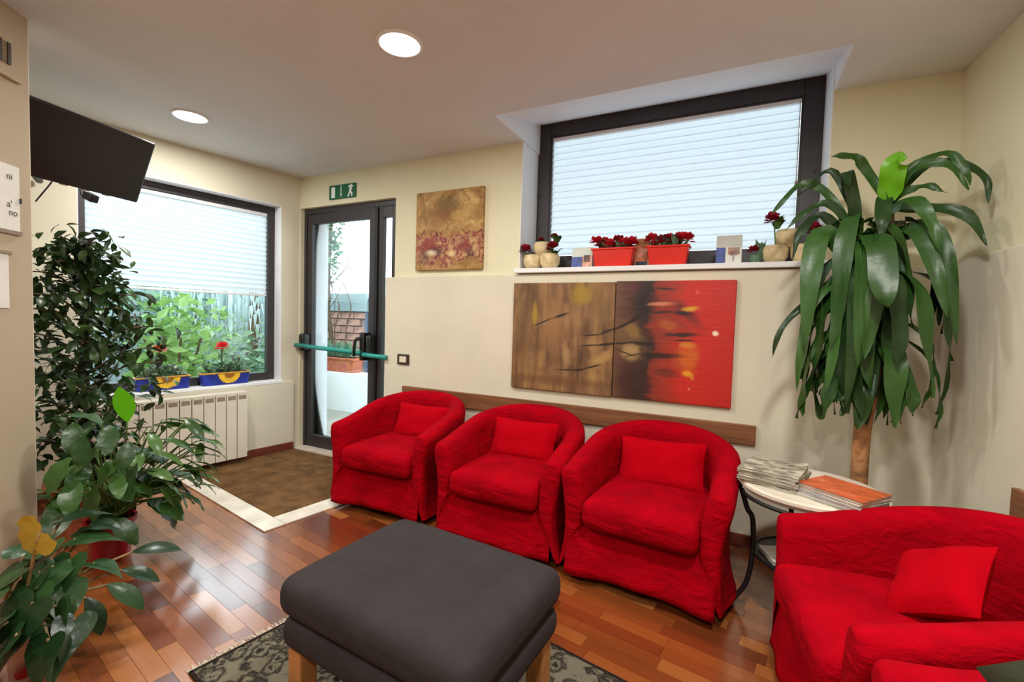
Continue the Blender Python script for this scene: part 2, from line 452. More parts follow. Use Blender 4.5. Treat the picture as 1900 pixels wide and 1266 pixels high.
# left wall with window opening
W2Y0, W2Y1, W2Z0, W2Z1 = .76, 2.10, .645, 2.205
wl = MB(); xo, xi = XL-.30, XL; yb = C0.y+.25
wl.box(xo, xi, YF, W2Y0, 0, CZ+.2); wl.box(xo, xi, W2Y1, C0.y+.14, 0, CZ+.2)
wl.box(xo, xi, W2Y0, W2Y1, 0, W2Z0); wl.box(xo, xi, W2Y0, W2Y1, W2Z1, CZ+.2)
wl.box(xi, xi+.018, YF, C0.y-.03, 0, .628)
tag(wl.build('wall_left', M['wall2']), kind='structure')
bb = MB(); bb.box(xi+.018, xi+.032, YF, C0.y-.035, 0, .07); tag(bb.build('baseboard_left', M['base']), kind='structure')

# back wall, built in its own (u, v, z) frame
D0, D1, DZ = .012, 1.13, 2.215              # door opening
B0, B1, BZ0, BZ1 = 2.252, 4.046, 1.578, 2.71 # window opening
wb = struct('wall_back', C0, WANG)
m = MB(); TH = .42
m.box(-.25, D0, .03, .34, 0, CZ+.4); m.box(D1, B0, .03, TH, 0, CZ+.4); m.box(B1, 5.2, .03, TH, 0, CZ+.4)
m.box(D0, D1, .03, TH, DZ, CZ+.4); m.box(B0, B1, .03, TH, 0, BZ0); m.box(B0, B1, .03, TH, BZ1, CZ+.4)
m.build('upper_wall', M['wall'], wb)
m = MB(); m.box(D0, D0+.006, .18, .342, 0, DZ); m.build('outer_jamb', M['outwhite'], wb)
m = MB(); m.box(1.062, 4.7, 0, .03, 0, 1.570); m.build('lower_panel', M['wall2'], wb, bevel=.004)
m = MB(); m.box(D1+.005, 4.7, -.014, 0, 0, .07); bbk = m.build('baseboard_back', M['base'], None, loc=C0, rot=(0, 0, WANG)); tag(bbk, kind='structure')

# right wall
wr = struct('wall_right', CR, RWANG)        # local x runs towards the camera, local y = +/- room side
sy = 1 if (Matrix.Rotation(RWANG, 3, 'Z') @ Vector((0, 1, 0))).dot(RN) > 0 else -1
def rb(mb, x0, x1, d0, d1, z0, z1): mb.box(x0, x1, min(sy*d0, sy*d1), max(sy*d0, sy*d1), z0, z1)
m = MB(); rb(m, -.6, 6.3, -.3, -.03, 0, CZ+.3); m.build('upper_wall', M['wall'], wr)
m = MB(); rb(m, -.02, 6.3, -.03, 0, 0, 1.578); m.build('lower_panel', M['wall2'], wr, bevel=.004)
m = MB(); rb(m, .02, 6.3, 0, .014, 0, .07); o = m.build('baseboard_right', M['base'], None, loc=CR, rot=(0, 0, RWANG)); tag(o, kind='structure')
m = MB(); m.box(XL-.3, 2.2, YF-.2, YF, 0, CZ+.2); tag(m.build('wall_front', M['wall']), kind='structure')

# angled wall stub on the left
PE = onz(72, 1075); PA = math.radians(-44.2)
pw = struct('wall_partition', PE, PA)       # local x: towards the camera, face at y=0, body at y<0 ... kept on the far side
psy = -1 if (Matrix.Rotation(PA, 3, 'Z') @ Vector((0, -1, 0))).dot(CAM-PE) < 0 else 1
m = MB(); m.box(0, 2.6, min(0, psy*.14), max(0, psy*.14), 0, CZ+.01); m.build('stub_wall', M['part'], pw, bevel=.006)
m = MB(); m.box(-.004, .012, min(psy*.004, psy*.135), max(psy*.004, psy*.135), 0, CZ); m.build('edge_strip', M['wall2'], pw)

# ceiling with the raised pocket in front of the window
NV = -.41; NU0, NU1 = 2.262, 4.052
def uv(u, v): p = wall(u, v); return (p.x, p.y)
def on_left(v):  # point on line v=const with x = XL-.3
    t = (XL-.3-C0.x-WN.x*v)/WD.x; return uv(t, v)
ce = MB()
ce.prism([(XL-.3, YF-.2), (2.4, YF-.2), uv(6.3, NV), on_left(NV)], CZ, CZ+.45)
ce.prism([on_left(NV), uv(NU0, NV), uv(NU0, .3), on_left(.3)], CZ, CZ+.45)
ce.prism([uv(NU1, NV), uv(6.3, NV), uv(6.0, .3), uv(NU1, .3)], CZ, CZ+.45)
tag(ce.build('ceiling', M['ceil']), kind='structure')
sf = struct('trim_1', C0, WANG)
m = MB()   # chamfered lip and sloping soffit up to the window head
prof = [(NV, CZ), (NV+.07, CZ+.045), (.03, CZ+.125), (.31, BZ1-.001)]
def strip(a, b, m):
    m.add([(NU0, a[0], a[1]), (NU1, a[0], a[1]), (NU1, b[0], b[1]), (NU0, b[0], b[1]),
           (NU0, a[0], a[1]+.02), (NU1, a[0], a[1]+.02), (NU1, b[0], b[1]+.02), (NU0, b[0], b[1]+.02)],
          [(0, 1, 2, 3), (7, 6, 5, 4), (0, 4, 5, 1), (3, 2, 6, 7), (0, 3, 7, 4), (1, 5, 6, 2)])
strip(prof[0], prof[1], m); m.build('lip', M['ceil'], sf)
m = MB(); strip(prof[1], prof[2], m); strip(prof[2], prof[3], m); m.build('soffit', M['white'], sf)
m = MB(); m.box(NU0-.001, NU0+.006, NV, .30, CZ+.002, CZ+.26); m.box(NU1-.006, NU1+.001, NV, .30, CZ+.002, CZ+.26); m.build('pocket_side', M['white'], sf)

# ---------------------------------------------------------------- window_1 (back wall)
FV = .30                                    # depth of the frame behind the wall face
w1 = struct('window_1', wall(B0, 0, BZ0), WANG, 'wide fixed window with dark bronze frame high on the back wall')
BW, BH = B1-B0, BZ1-BZ0
m = MB(); m.box(0, .005, .03, FV, 0, BH); m.box(BW-.005, BW, .03, FV, 0, BH); m.build('reveal', M['white'], w1)
def framebars(parent, W, H, y0, y1, bl, br, bt, bbm, matx, x0=.005, z0=0.0):
    for nme, q in (('frame_bar', (x0, x0+bl, z0, H)), ('frame_bar', (W-.005-br, W-.005, z0, H)), ('frame_bar', (x0+bl, W-.005-br, H-bt, H)), ('frame_bar', (x0+bl, W-.005-br, z0, z0+bbm))):
        k = MB(); k.box(q[0], q[1], y0, y1, q[2], q[3]); k.build(nme, matx, parent, bevel=.004)
framebars(w1, BW, BH, FV, FV+.07, .095, .10, .095, .145, M['alu'])
# inner bead of the frame
for q in ((.10, .112, .145, BH-.095), (BW-.117, BW-.105, .145, BH-.095), (.112, BW-.117, BH-.107, BH-.095), (.112, BW-.117, .145, .157)):
    k = MB(); k.box(q[0], q[1], FV+.012, FV+.05, q[2], q[3]); k.build('glazing_bead', M['alu'], w1)
k = MB(); k.box(.10, BW-.105, FV+.055, FV+.061, .14, BH-.09); k.build('pane', M['glass'], w1)
k = MB(); k.box(-.012, BW+.03, -.03, FV, -.001, .03); k.build('window_sill', M['white'], w1, bevel=.004)
for px, py in ((1000, 364), (1512, 318)):
    u, z = onb(px, py, FV); k = MB(); k.lathe([(.011, 0), (.011, .004)], 12, Matrix.Translation((u-B0, FV, z-BZ0)) @ Matrix.Rotation(PI/2, 4, 'X')); k.build('lock_hole', M['black'], w1)

# ---------------------------------------------------------------- window_2 (left wall), local x = along wall (y), local y = outwards (-x)
w2 = struct('window_2', (XL, W2Y0, W2Z0), PI/2, 'left wall window with dark bronze frame looking onto the garden')
WW, WH = W2Y1-W2Y0, W2Z1-W2Z0
m = MB(); m.box(0, .005, 0, .11, 0, WH); m.box(WW-.005, WW, 0, .11, 0, WH); m.box(0, WW, 0, .11, WH-.005, WH); m.build('reveal', M['white'], w2)
framebars(w2, WW, WH-.005, .11, .17, .055, .06, .06, .07, M['alu'])
k = MB(); k.box(.055, WW-.06, .15, .156, .065, WH-.06); k.build('pane', M['glass'], w2)
k = MB(); k.box(-.02, WW+.02, -.02, .11, -.022, .004); k.build('window_sill', M['white'], w2, bevel=.004)

# ---------------------------------------------------------------- door_1 with a wide and a narrow leaf
d1 = struct('door_1', wall(D0), WANG, 'glazed double emergency exit door with dark bronze frame')
DW = D1-D0; DV = .07
k = MB(); k.box(0, DW, DV+.055, DV+.10, DZ-.03, DZ)
k.box(0, .03, DV+.0, DV+.10, 0, DZ); k.box(DW-.03, DW, DV, DV+.10, 0, DZ); k.box(.03, DW-.03, DV, DV+.055, DZ-.045, DZ); k.build('door_frame', M['alu'], d1, bevel=.003)
def leafdoor(x0, x1, st_l, st_r):
    f = MB(); z0, z1 = .012, DZ-.05
    f.box(x0, x0+st_l, DV+.01, DV+.06, z0, z1); f.box(x1-st_r, x1, DV+.01, DV+.06, z0, z1)
    f.box(x0+st_l, x1-st_r, DV+.01, DV+.06, z1-.085, z1); f.box(x0+st_l, x1-st_r, DV+.01, DV+.06, z0, z0+.11)
    lo = f.build('door_leaf', M['alu'], d1, bevel=.003)
    g = MB(); g.box(x0+st_l-.01, x1-st_r+.01, DV+.032, DV+.038, z0+.10, z1-.075); g.build('pane', M['glass'], lo)
    return lo
l1 = leafdoor(.034, .872, .058, .08); l2 = leafdoor(.886, DW-.03, .05, .05)
k = MB(); k.box(.862, .896, DV-.006, DV+.012, .012, DZ-.05); k.build('meeting_stile', M['black'], d1, bevel=.002)
# teal push bars with black housings
def zat(u, py, px): return onb(px, py, 0.0)[1]
for (xa, xb, za, zb, nm) in ((.0, .80, .965, .935, 0), (.83, 1.085, .925, .915, 1)):
    k = MB(); k.tube([(xa, DV-.085, za), ((xa+xb)/2, DV-.09, (za+zb)/2), (xb, DV-.085, zb)], .019, 10); k.build('push_bar', M['teal'], d1, smooth=True)
for x, z, h in ((.055, .99, .16), (.80, .99, .24), (.87, .99, .20)):
    hb = rbox(.026, .045, h/2, .015, 5); o = hb.build('bar_housing', M['black'], d1, smooth=True, loc=(x, DV-.034, z))
k = MB(); k.tube(crom([(.80, DV-.05, 1.06), (.765, DV-.10, 1.05), (.755, DV-.11, .98), (.745, DV-.1, .91)], 5), .013, 8); k.build('handle', M['black'], d1, smooth=True)
k = MB(); k.box(.0, DW+.05, -.02, DV+.12, -.003, .012); k.build('threshold', M['marble'], d1, bevel=.002)

# ================================================================ OUTSIDE
g = MB(); g.prism([(-14, -6), (XL-.3, -6), (XL-.3, C0.y+.35), uv(-.2, .42), uv(7, .42), (6, 14), (-14, 14)], -.30, -.05); tag(g.build('ground', M['ground']), kind='structure')
# beyond the door
V1, V2, V3 = 1.25, 1.6, 3.0
gw = MB(); gw.box(-1.95, 3.0, V2, V2+.22, -.1, onb(630, 690, V2)[1]-.01)
tag(gw.build('garden_wall', M['outwhite'], None, loc=C0, rot=(0, 0, WANG), bevel=.01), 'low white plastered garden wall beyond the exit door', None, None, 'structure')
# planter on the low wall
ua, za = onb(588, 690, V2+.1); ub, zb = onb(664, 690, V2+.1); zt = onb(625, 657, V2+.1)[1]
za = onb(630, 690, V2)[1]-.01
pl = thing('garden_planter', 'long terracotta planter on the low white wall outside the exit door', 'planter', wall((ua+ub)/2, V2+.11, za), WANG)
hw, ph = (ub-ua)/2, .2
m = MB(); m.add([(-hw*.93, -.08, 0), (hw*.93, -.08, 0), (hw*.93, .08, 0), (-hw*.93, .08, 0), (-hw, -.1, ph), (hw, -.1, ph), (hw, .1, ph), (-hw, .1, ph)],
      [(3, 2, 1, 0), (0, 1, 5, 4), (1, 2, 6, 5), (2, 3, 7, 6), (3, 0, 4, 7), (4, 5, 6, 7)]); m.build('pot', M['terra'], pl, bevel=.01)
m = MB(); m.box(-hw-.012, hw+.012, -.112, .112, ph-.03, ph); m.build('rim', M['terra'], pl, bevel=.006)
def tuft(mb, c, n, r, h, w, rg, lean=.5):
    for _ in range(n):
        a = rg.random()*2*PI; L = h*(.6+.6*rg.random()); d = Vector((math.cos(a), math.sin(a), 0)); s = Vector((-d.y, d.x, 0))*w/2
        p = Vector(c)+d*r*rg.random(); q = p+d*lean*L*.5+Vector((0, 0, L*.7)); e = p+d*lean*L+Vector((0, 0, L*.9))
        mb.add([p-s*.5, p+s*.5, q+s, q-s, e], [(0, 1, 2, 3), (3, 2, 4)])
rg = random.Random(5); m = MB()
for k in range(9): tuft(m, (-hw+.1+k*(2*hw-.2)/8, 0, ph), 14, .05, .22, .02, rg)
tag(m.build('grass_tuft', M['gdark'], pl), kind='stuff')
for k in range(3):
    m = MB(); x = -.25+.22*k; m.tube(crom([(x, 0, ph-.02), (x-.06, .02, ph+.35), (x+.05, 0, ph+.7), (x-.12, 0, ph+1.05)], 4), [.012]*3+[.01]*6+[.006]*4, 6); m.build('stem', M['bark'], pl)
# brick wall with coping, each brick its own piece
zc = onb(640, 545, V3)[1]; zb2 = onb(640, 578, V3)[1]
bw = struct('brick_wall', wall(-4.2, V3), WANG, 'weathered brick boundary wall behind the planter')
m = MB(); m.box(0, 2.15, .03, .2, -.1, zb2); m.build('mortar_bed', M['mortar'], bw)
m = MB(); m.box(-.02, 2.2, -.06, .24, zb2, zc); m.build('coping', M['outgrey'], bw, bevel=.01)
bd = MB(); bd.box(-.142, .142, -.02, .05, -.052, .052); bdd = bd.data('brick', M['brick'])
nrow = 0; z = zb2-.065
while z > .0:
    x = .16 + (.15 if nrow % 2 else 0)
    while x < 2.05:
        inst('brick', bdd, bw, (x, .01*rg.random(), z)); x += .31
    z -= .125; nrow += 1
# metal gate panel to the right of it
gu0 = onb(684, 600, V3)[0]
gt = thing('garden_gate', 'blue grey metal gate panel seen through the narrow door leaf', 'gate', wall(gu0-.05, V3-.02), WANG)
m = MB(); m.box(0, 2.4, .01, .03, 0, zc-.12); m.build('sheet', M['gate'], gt)
for k in range(7):
    m = MB(); m.box(k*.38, k*.38+.05, -.02, .05, -.05, zc-.06); m.build('post', M['gate'], gt, bevel=.005)
for zz in (.25, zc-.14):
    m = MB(); m.box(0, 2.4, -.01, .04, zz, zz+.06); m.build('crossbar', M['gate'], gt, bevel=.005)
# climbing ivy on a bare trunk
def leafcloud(mb, c, rad, n, size, rg, zb=1.0):
    for _ in range(n):
        while True:
            q = Vector((rg.uniform(-1, 1), rg.uniform(-1, 1), rg.uniform(-1, 1)))
            if q.length < 1: break
        q = q*(.55+.45*q.length)
        p = Vector(c)+Vector((q.x*rad[0], q.y*rad[1], q.z*rad[2]*zb))
        e = Euler((rg.uniform(-1, 1), rg.uniform(-1, 1), rg.uniform(0, 6.3))).to_matrix(); s = size*(.6+.8*rg.random())
        mb.add([p+e @ Vector(v)*s for v in ((0, -.5, 0), (.28, -.05, .06), (0, .55, 0), (-.28, -.05, .06))], [(0, 1, 2, 3)])
iu, iz = onb(612, 470, V3-.35)
iv = thing('climbing_ivy', 'ivy climbing a thin trunk outside the exit door', 'ivy', wall(iu, V3-.35, -.05), WANG)
m = MB(); m.tube(crom([(0, 0, 0), (.05, 0, .9), (-.04, 0, 1.6), (.02, 0, 3.0)], 5), .035, 8); m.build('trunk', M['bark'], iv, smooth=True)
m = MB(); leafcloud(m, (.0, 0, 2.5), (.20, .2, .75), 260, .10, rg); leafcloud(m, (.2, 0, 3.0), (.35, .2, .2), 120, .10, rg); tag(m.build('foliage', M['gdark'], iv), kind='stuff')
m = MB()
for k in range(14):
    a = rg.uniform(-1, 1); zz = rg.uniform(1.0, 1.9); m.tube([(0, 0, zz), (.25*a, .05, zz+.2), (.5*a, 0, zz+.3+.2*rg.random())], .006, 5)
tag(m.build('twig', M['bark'], iv), kind='stuff')

# garden beyond the left window
gwl = MB(); gwl.box(-9.4, -9.2, -4, 5.0, -.1, 2.3); tag(gwl.build('garden_wall_far', M['outgrey']), 'pale grey boundary wall at the far end of the garden', None, None, 'structure')
def shrub(name, label, loc, rad, n, size, mt, seed, grp=None):
    r = random.Random(seed); t = thing(name, label, 'shrub', loc, 0, grp); m = MB()
    for k in range(5):
        a = 2*PI*k/5; m.tube([(0, 0, 0), (rad[0]*.3*math.cos(a), rad[1]*.3*math.sin(a), rad[2]*.6), (rad[0]*.6*math.cos(a), rad[1]*.6*math.sin(a), rad[2]*1.3)], .012, 5)
    m.build('stem', M['bark'], t); m = MB(); leafcloud(m, (0, 0, rad[2]), rad, n, size, r)
    tag(m.build('foliage', mt, t), kind='stuff'); return t
shrub('garden_shrub', 'light green shrub outside, close behind the ficus at the left window', (-5.6, 1.75, -.05), (.42, .42, .78), 520, .13, M['garden2'], 1)
shrub('garden_shrub', 'rounded grey green shrub outside between the two sunflower planters', (-6.3, 2.55, -.05), (.6, .6, .58), 620, .11, M['garden1'], 2)
shrub('garden_shrub', 'yellow green bush outside in the middle of the garden view', (-7.4, 2.7, -.05), (.6, .6, .75), 420, .13, M['garden2'], 3)
shrub('garden_shrub', 'tall thin shrub outside at the right edge of the garden view', (-6.85, 3.6, -.05), (.34, .34, .85), 420, .11, M['garden1'], 4)
shrub('garden_shrub', 'low dark shrub outside under the right end of the blind', (-6.1, 2.95, -.05), (.42, .36, .42), 420, .10, M['gdark'], 6)
shrub('garden_shrub', 'dark green bush standing against the far garden wall', (-8.6, 2.6, -.05), (.5, .7, .95), 500, .15, M['gdark'], 7)
wlw = thing('willow_tree', 'pale weeping tree with long hanging strands in the garden', 'tree', (-8.0, 3.6, -.05))
m = MB(); m.tube(crom([(0, 0, 0), (.05, .05, 1.2), (-.05, .1, 2.4), (0, 0, 3.4)], 5), [.11-.005*i for i in range(16)], 10); m.build('trunk', M['bark'], wlw, smooth=True)
r = random.Random(8); m = MB()
for k in range(170):
    a = r.random()*2*PI; rr = .3+.9*r.random()**.6; x, yv = rr*math.cos(a), rr*math.sin(a); zt = 3.0-.3*rr; zb_ = .6+.7*r.random(); nn = 9
    for i in range(nn):
        za_ = zt+(zb_-zt)*i/nn; zb3 = zt+(zb_-zt)*(i+1.25)/nn; dx, dy = .04*r.uniform(-1, 1), .04*r.uniform(-1, 1); wv = .016
        m.add([(x, yv-wv, za_), (x, yv+wv, za_), (x+dx, yv+dy, zb3)], [(0, 1, 2)])
tag(m.build('hanging_foliage', M['gpale'], wlw), kind='stuff')

# ================================================================ BLINDS
def blind(name, label, loc, rz, W, ztop, zbot, pitch, cord=None, mt=None):
    t = thing(name, label, 'blind', loc, rz)
    b = MB()
    def fn(a, c):
        k = c*2-1; return ((a-.5)*W, .004*(1-k*k)+.009*k, k*(pitch*.5+.004))
    b.grid(fn, 1, 4); d = b.data('slat', mt or M['blind'], True)
    z = ztop-pitch/2
    while z-pitch/2 > zbot: inst('slat', d, t, (W/2, 0, z)); z -= pitch
    m = MB(); m.box(0, W, -.014, .014, ztop, ztop+.025); m.build('head_rail', M['white'], t)
    m = MB(); m.box(0, W, -.010, .010, zbot-.018, zbot); m.build('bottom_rail', M['white'], t, bevel=.003)
    if cord:
        x, z0, z1 = cord; m = MB(); m.tube([(x, -.03, z0), (x, -.03, z1)], .0022, 5); m.build('pull_cord', M['radslot'], t)
        m = MB(); m.lathe([(.003, .03), (.008, .015), (.008, 0)], 8, Matrix.Translation((x, -.03, z1-.03))); m.build('cord_tassel', M['radslot'], t)
    return t
cu, cz = onb(1477, 335, FV+.01)
blind('venetian_blind', 'white slatted blind closed over the high back wall window', wall(B0+.114, FV+.032, BZ0), WANG, BW-.233, BH-.13, .152, .0465, (cu-B0-.114, BH-.13, cz-BZ0), M['blind2'])
blind('venetian_blind', 'white slatted blind drawn halfway down the left garden window', (XL-.135, W2Y0+.062, W2Z0), PI/2, WW-.13, WH-.095, 1.418-W2Z0, .0425)

# ================================================================ CEILING LAMPS
def lamp(x, y, label, k=1.0):
    t = thing('recessed_lamp', label, 'ceiling lamp', (x, y, CZ), 0, 'recessed ceiling lamps')
    m = MB(); m.lathe([(.104, 0), (.104, -.006), (.098, -.010), (.09, -.009), (.088, 0)], 32, cap=False); m.build('trim_ring', M['white'], t, smooth=True)
    m = MB(); m.lathe([(.092, -.001), (.092, -.004)], 32); m.build('diffuser', emis('lamp_glow', LAMP_C, 14.0), t)
    L = bpy.data.lights.new('lamp_light', 'AREA'); L.shape = 'DISK'; L.size = .17; L.energy = LAMP_W*k; L.color = LAMP_C
    o = bpy.data.objects.new('lamp_light', L); link(o, t); o.location = (0, 0, -.014)
    return t
lp = onz(742, 83, CZ-.006); lamp(lp.x, lp.y, 'round recessed ceiling lamp nearest to the high window', .88)
lp2 = onz(353, 217, CZ-.006); lamp(lp2.x, lp2.y, 'round recessed ceiling lamp beside the television')
for x, y, lb, k_ in ((-.02, 1.05, 'round recessed ceiling lamp above the pair of right hand armchairs', 1.55), (-1.7, -.55, 'round recessed ceiling lamp behind the camera on the left', 1.15), (.05, -.75, 'round recessed ceiling lamp behind the camera on the right', 1.3), (-3.3, -1.2, 'round recessed ceiling lamp behind the angled wall stub', 1.0)):
    lamp(x, y, lb, k_)

# ================================================================ DOOR MAT, BORDER, RUG
mi = [(-4.02, 1.375), (-2.742, 1.375), (-2.738, 2.40), (-4.02, 2.19)]
m = MB(); m.prism(mi, .0005, .012); tag(m.build('door_mat', M['mat'], bevel=.003), 'brown coir door mat set into a pale stone border', 'door mat')
bt = thing('stone_border', 'pale marble border framing the brown door mat', 'stone border', (-2.66, 1.31, 0))
def stone(x0, x1, y0, y1):
    k = MB(); k.box(x0, x1-.003, y0, y1-.003, .0005, .010); k.build('stone', M['marble'], bt, bevel=.002, loc=(2.66, -1.31, 0))
for i in range(7): x = -4.02+i*.2075; stone(x, x+.2075 if i < 6 else -2.742, 1.25, 1.375)
for i in range(5): y = 1.375+i*.205; stone(-2.742, -2.60, y, y+.205)
stone(-2.742, -2.60, 1.25, 1.375)
rx0, rx1, ry0, ry1 = -1.755, -.12, .585, 1.495
rg_ = thing('area_rug', 'dark floral patterned rug under the charcoal footstool', 'rug', ((rx0+rx1)/2, (ry0+ry1)/2, 0), math.radians(-.5))
hx, hy = (rx1-rx0)/2, (ry1-ry0)/2
m = MB(); m.box(-hx+.012, hx-.012, -hy+.012, hy-.012, .001, .0085); m.build('pile', M['rug'], rg_)
m = MB(); m.box(-hx, hx, -hy, -hy+.014, .001, .010); m.box(-hx, hx, hy-.014, hy, .001, .010); m.box(-hx, -hx+.014, -hy, hy, .001, .010); m.box(hx-.014, hx, -hy, hy, .001, .010); m.build('border', M['rugb'], rg_, bevel=.003)
m = MB(); r = random.Random(4)
for i in range(230):
    for sx in (-1, 1):
        y = -hy+.004+i*(2*hy-.008)/229; a = r.uniform(-.3, .3)
        m.add([(sx*hx, y-.0025, .004), (sx*hx, y+.0025, .004), (sx*(hx+.04), y+.03*a, .002)], [(0, 1, 2) if sx > 0 else (0, 2, 1)])
tag(m.build('fringe', M['rope'], rg_), kind='stuff')

# ================================================================ ARMCHAIRS
def tub_data(seed):
    A, YF_, YB_, Y0 = .345, -.31, .325, -.02
    pts = []
    nside, narc = 12, 36
    for i in range(nside): pts.append((Vector((-A, YF_+(Y0-YF_)*i/nside)), Vector((-1, 0))))
    for i in range(narc+1):
        a = PI-PI*i/narc; e = .86
        cx_, sy_ = math.cos(a), math.sin(a)
        x = A*math.copysign(abs(cx_)**e, cx_); y = Y0+(YB_-Y0)*abs(sy_)**e
        nrm = Vector((cx_/A, sy_/(YB_-Y0))).normalized(); pts.append((Vector((x, y)), nrm))
    for i in range(1, nside+1): pts.append((Vector((A, Y0+(YF_-Y0)*i/nside)), Vector((1, 0))))
    n = len(pts); cum = [0]
    for i in range(1, n): cum.append(cum[-1]+(pts[i][0]-pts[i-1][0]).length)
    half = cum[-1]/2
    arm, back = .555, .705
    rows = []
    def profile(h): return [(.034, .055), (.022, .10), (.006, .20), (.006, .30), (.018, .40), (.034, h-.11), (.040, h-.06), (.034, h-.025), (.012, h-.004), (-.02, h+.002), (-.052, h-.008), (-.07, h-.035), (-.078, h-.09), (-.084, .40), (-.086, .33), (-.086, .27)]
    for i, (p, nr) in enumerate(pts):
        t = 1-abs(cum[i]-half)/half
        h = arm+(back-arm)*math.sin(min(1, t*1.02)*PI/2)**1.25
        row = []
        for j, (o, z) in enumerate(profile(h)):
            gat = max(0, 1-t/.10)
            wr = .010*noise.noise(Vector((p.x*4+seed, p.y*4, z*5)))+.0045*noise.noise(Vector((p.x*11+seed, p.y*11, z*26)))
            if j < 9: wr += gat*.0065*math.sin(z*95+4*noise.noise(Vector((seed, z*9, p.x*6))))
            if j < 2: wr += .012*math.sin(cum[i]*17+seed)
            if j > 10: wr += .007*t*math.sin(cum[i]*70+3*noise.noise(Vector((seed, z*14, 0))))*max(0, (z-.45)/.25)
            q = p+nr*(o+wr); zz = z+(.010*math.sin(cum[i]*9+seed*2) if j == 0 else 0)
            row.append(Vector((q.x, q.y, zz)))
        rows.append(row)
    # rounded front ends of the arms
    def cap(row, dy, k):
        c = sum(row, Vector())/len(row); out = []
        for j, q in enumerate(row):
            w = Vector((q.x+(c.x-q.x)*k, q.y+dy, q.z-(.012*k*3 if 5 <= j <= 12 else 0))); out.append(w)
        return out
    rows = [cap(rows[0], -.028, .45), cap(rows[0], -.018, .14)]+rows+[cap(rows[-1], -.018, .14), cap(rows[-1], -.028, .45)]
    m = MB(); k = len(rows[0])
    for r_ in rows: m.v += [tuple(q) for q in r_]
    for i in range(len(rows)-1):
        for j in range(k-1): m.f.append((i*k+j, (i+1)*k+j, (i+1)*k+j+1, i*k+j+1))
    for base, rev in ((0, False), ((len(rows)-1)*k, True)):
        for j in range(k//2-1):
            q = (base+j, base+j+1, base+k-2-j, base+k-1-j)
            m.f.append(q if rev else q[::-1])
    return m
def seat_data():
    m = rbox(.262, .29, .068, .045, 10, .022); return m
def chair(label, loc, rz, seed):
    t = thing('armchair', label, 'armchair', loc, rz, 'red slipcovered tub armchairs')
    o = tub_data(seed).build('tub_shell', M['red'], t, smooth=True, sub=1)
    bm = bmesh.new(); bm.from_mesh(o.data); bmesh.ops.recalc_face_normals(bm, faces=bm.faces); bm.to_mesh(o.data); bm.free()
    m = MB()
    def fn(a, b):
        x = -.335+.67*a; z = .055+b*.27; e = abs(2*a-1)
        y = -.325-.022*(1-b)**2-.010*math.sin(x*21+seed)*(1-b)-.006*noise.noise(Vector((x*9, z*9, seed)))+.075*b*b*(1-e**3)
        return (x, y, z-.012*e*e*(1-b)+.006*math.sin(x*13+seed)*(1-b))
    m.grid(fn, 32, 10, flip=False); m.build('skirt', M['red'], t, smooth=True, solid=.01)
    seat_data().build('seat_cushion', M['red'], t, smooth=True, loc=(0, -.08, .345), sub=1)
    for sx in (-1, 1):
        for y in (-.25, .2):
            m = MB(); m.lathe([(.017, 0), (.026, .06), (.026, .27)], 10); m.build('leg', M['darkwood'], t, loc=(sx*.25, y, 0))
    return t
chair('red tub armchair nearest the glazed exit door, leftmost of the row', (-2.37, 2.10, 0), math.radians(12), 1.3)
chair('red tub armchair in the middle of the row under the paintings', (-1.513, 2.20, 0), math.radians(10), 4.1)
chair('red tub armchair beside the magazine table, right end of the row', (-.724, 2.29, 0), math.radians(5), 7.7)
chair('red tub armchair in the right foreground turned to face the footstool', (.27, 1.755, 0), math.radians(-71.6), 11.2)
chair('red tub armchair cut off by the bottom right corner, arm in view', (.485, .95, 0), math.radians(-80), 15.9)
def cushion(label, chair_loc, crz, lp_, w, h, th, tilt, roll, mt, seed, extra=0):
    o = pillow(w, h, th, 14, seed).build('throw_pillow', mt, None, smooth=True)
    mw = Matrix.Translation(chair_loc) @ Matrix.Rotation(crz, 4, 'Z') @ Matrix.Translation(lp_) @ Matrix.Rotation(extra, 4, 'Z') @ Matrix.Rotation(tilt, 4, 'X') @ Matrix.Rotation(roll, 4, 'Z')
    o.location = mw.to_translation(); o.rotation_euler = mw.to_euler(); return tag(o, label, 'cushion', 'small red cushions on the armchairs')
T_ = math.radians(66)
cushion('small red cushion in the leftmost armchair by the exit door', (-2.37, 2.10, 0), math.radians(12), (.03, .10, .515), .42, .25, .10, T_, 0, M['redp'], 1)
cushion('small red cushion in the middle armchair of the row', (-1.513, 2.20, 0), math.radians(10), (-.02, .10, .515), .43, .25, .10, T_, 0, M['redp'], 2)
cushion('small red cushion in the armchair beside the magazine table', (-.724, 2.29, 0), math.radians(5), (.0, .095, .515), .44, .26, .10, T_, .05, M['redp'], 3)
cushion('red cushion lying askew in the right foreground armchair', (.27, 1.755, 0), math.radians(-71.6), (-.015, .0, .535), .25, .25, .09, math.radians(44), math.radians(45), M['redp'], 4)
o = cushion('dark olive cushion at the very edge of the bottom right armchair', (.485, .95, 0), math.radians(-80), (-.165, -.01, .63), .34, .34, .13, math.radians(82), math.radians(32), M['olive'], 5, math.radians(90)); o['group'] = 'cushions on the armchairs'

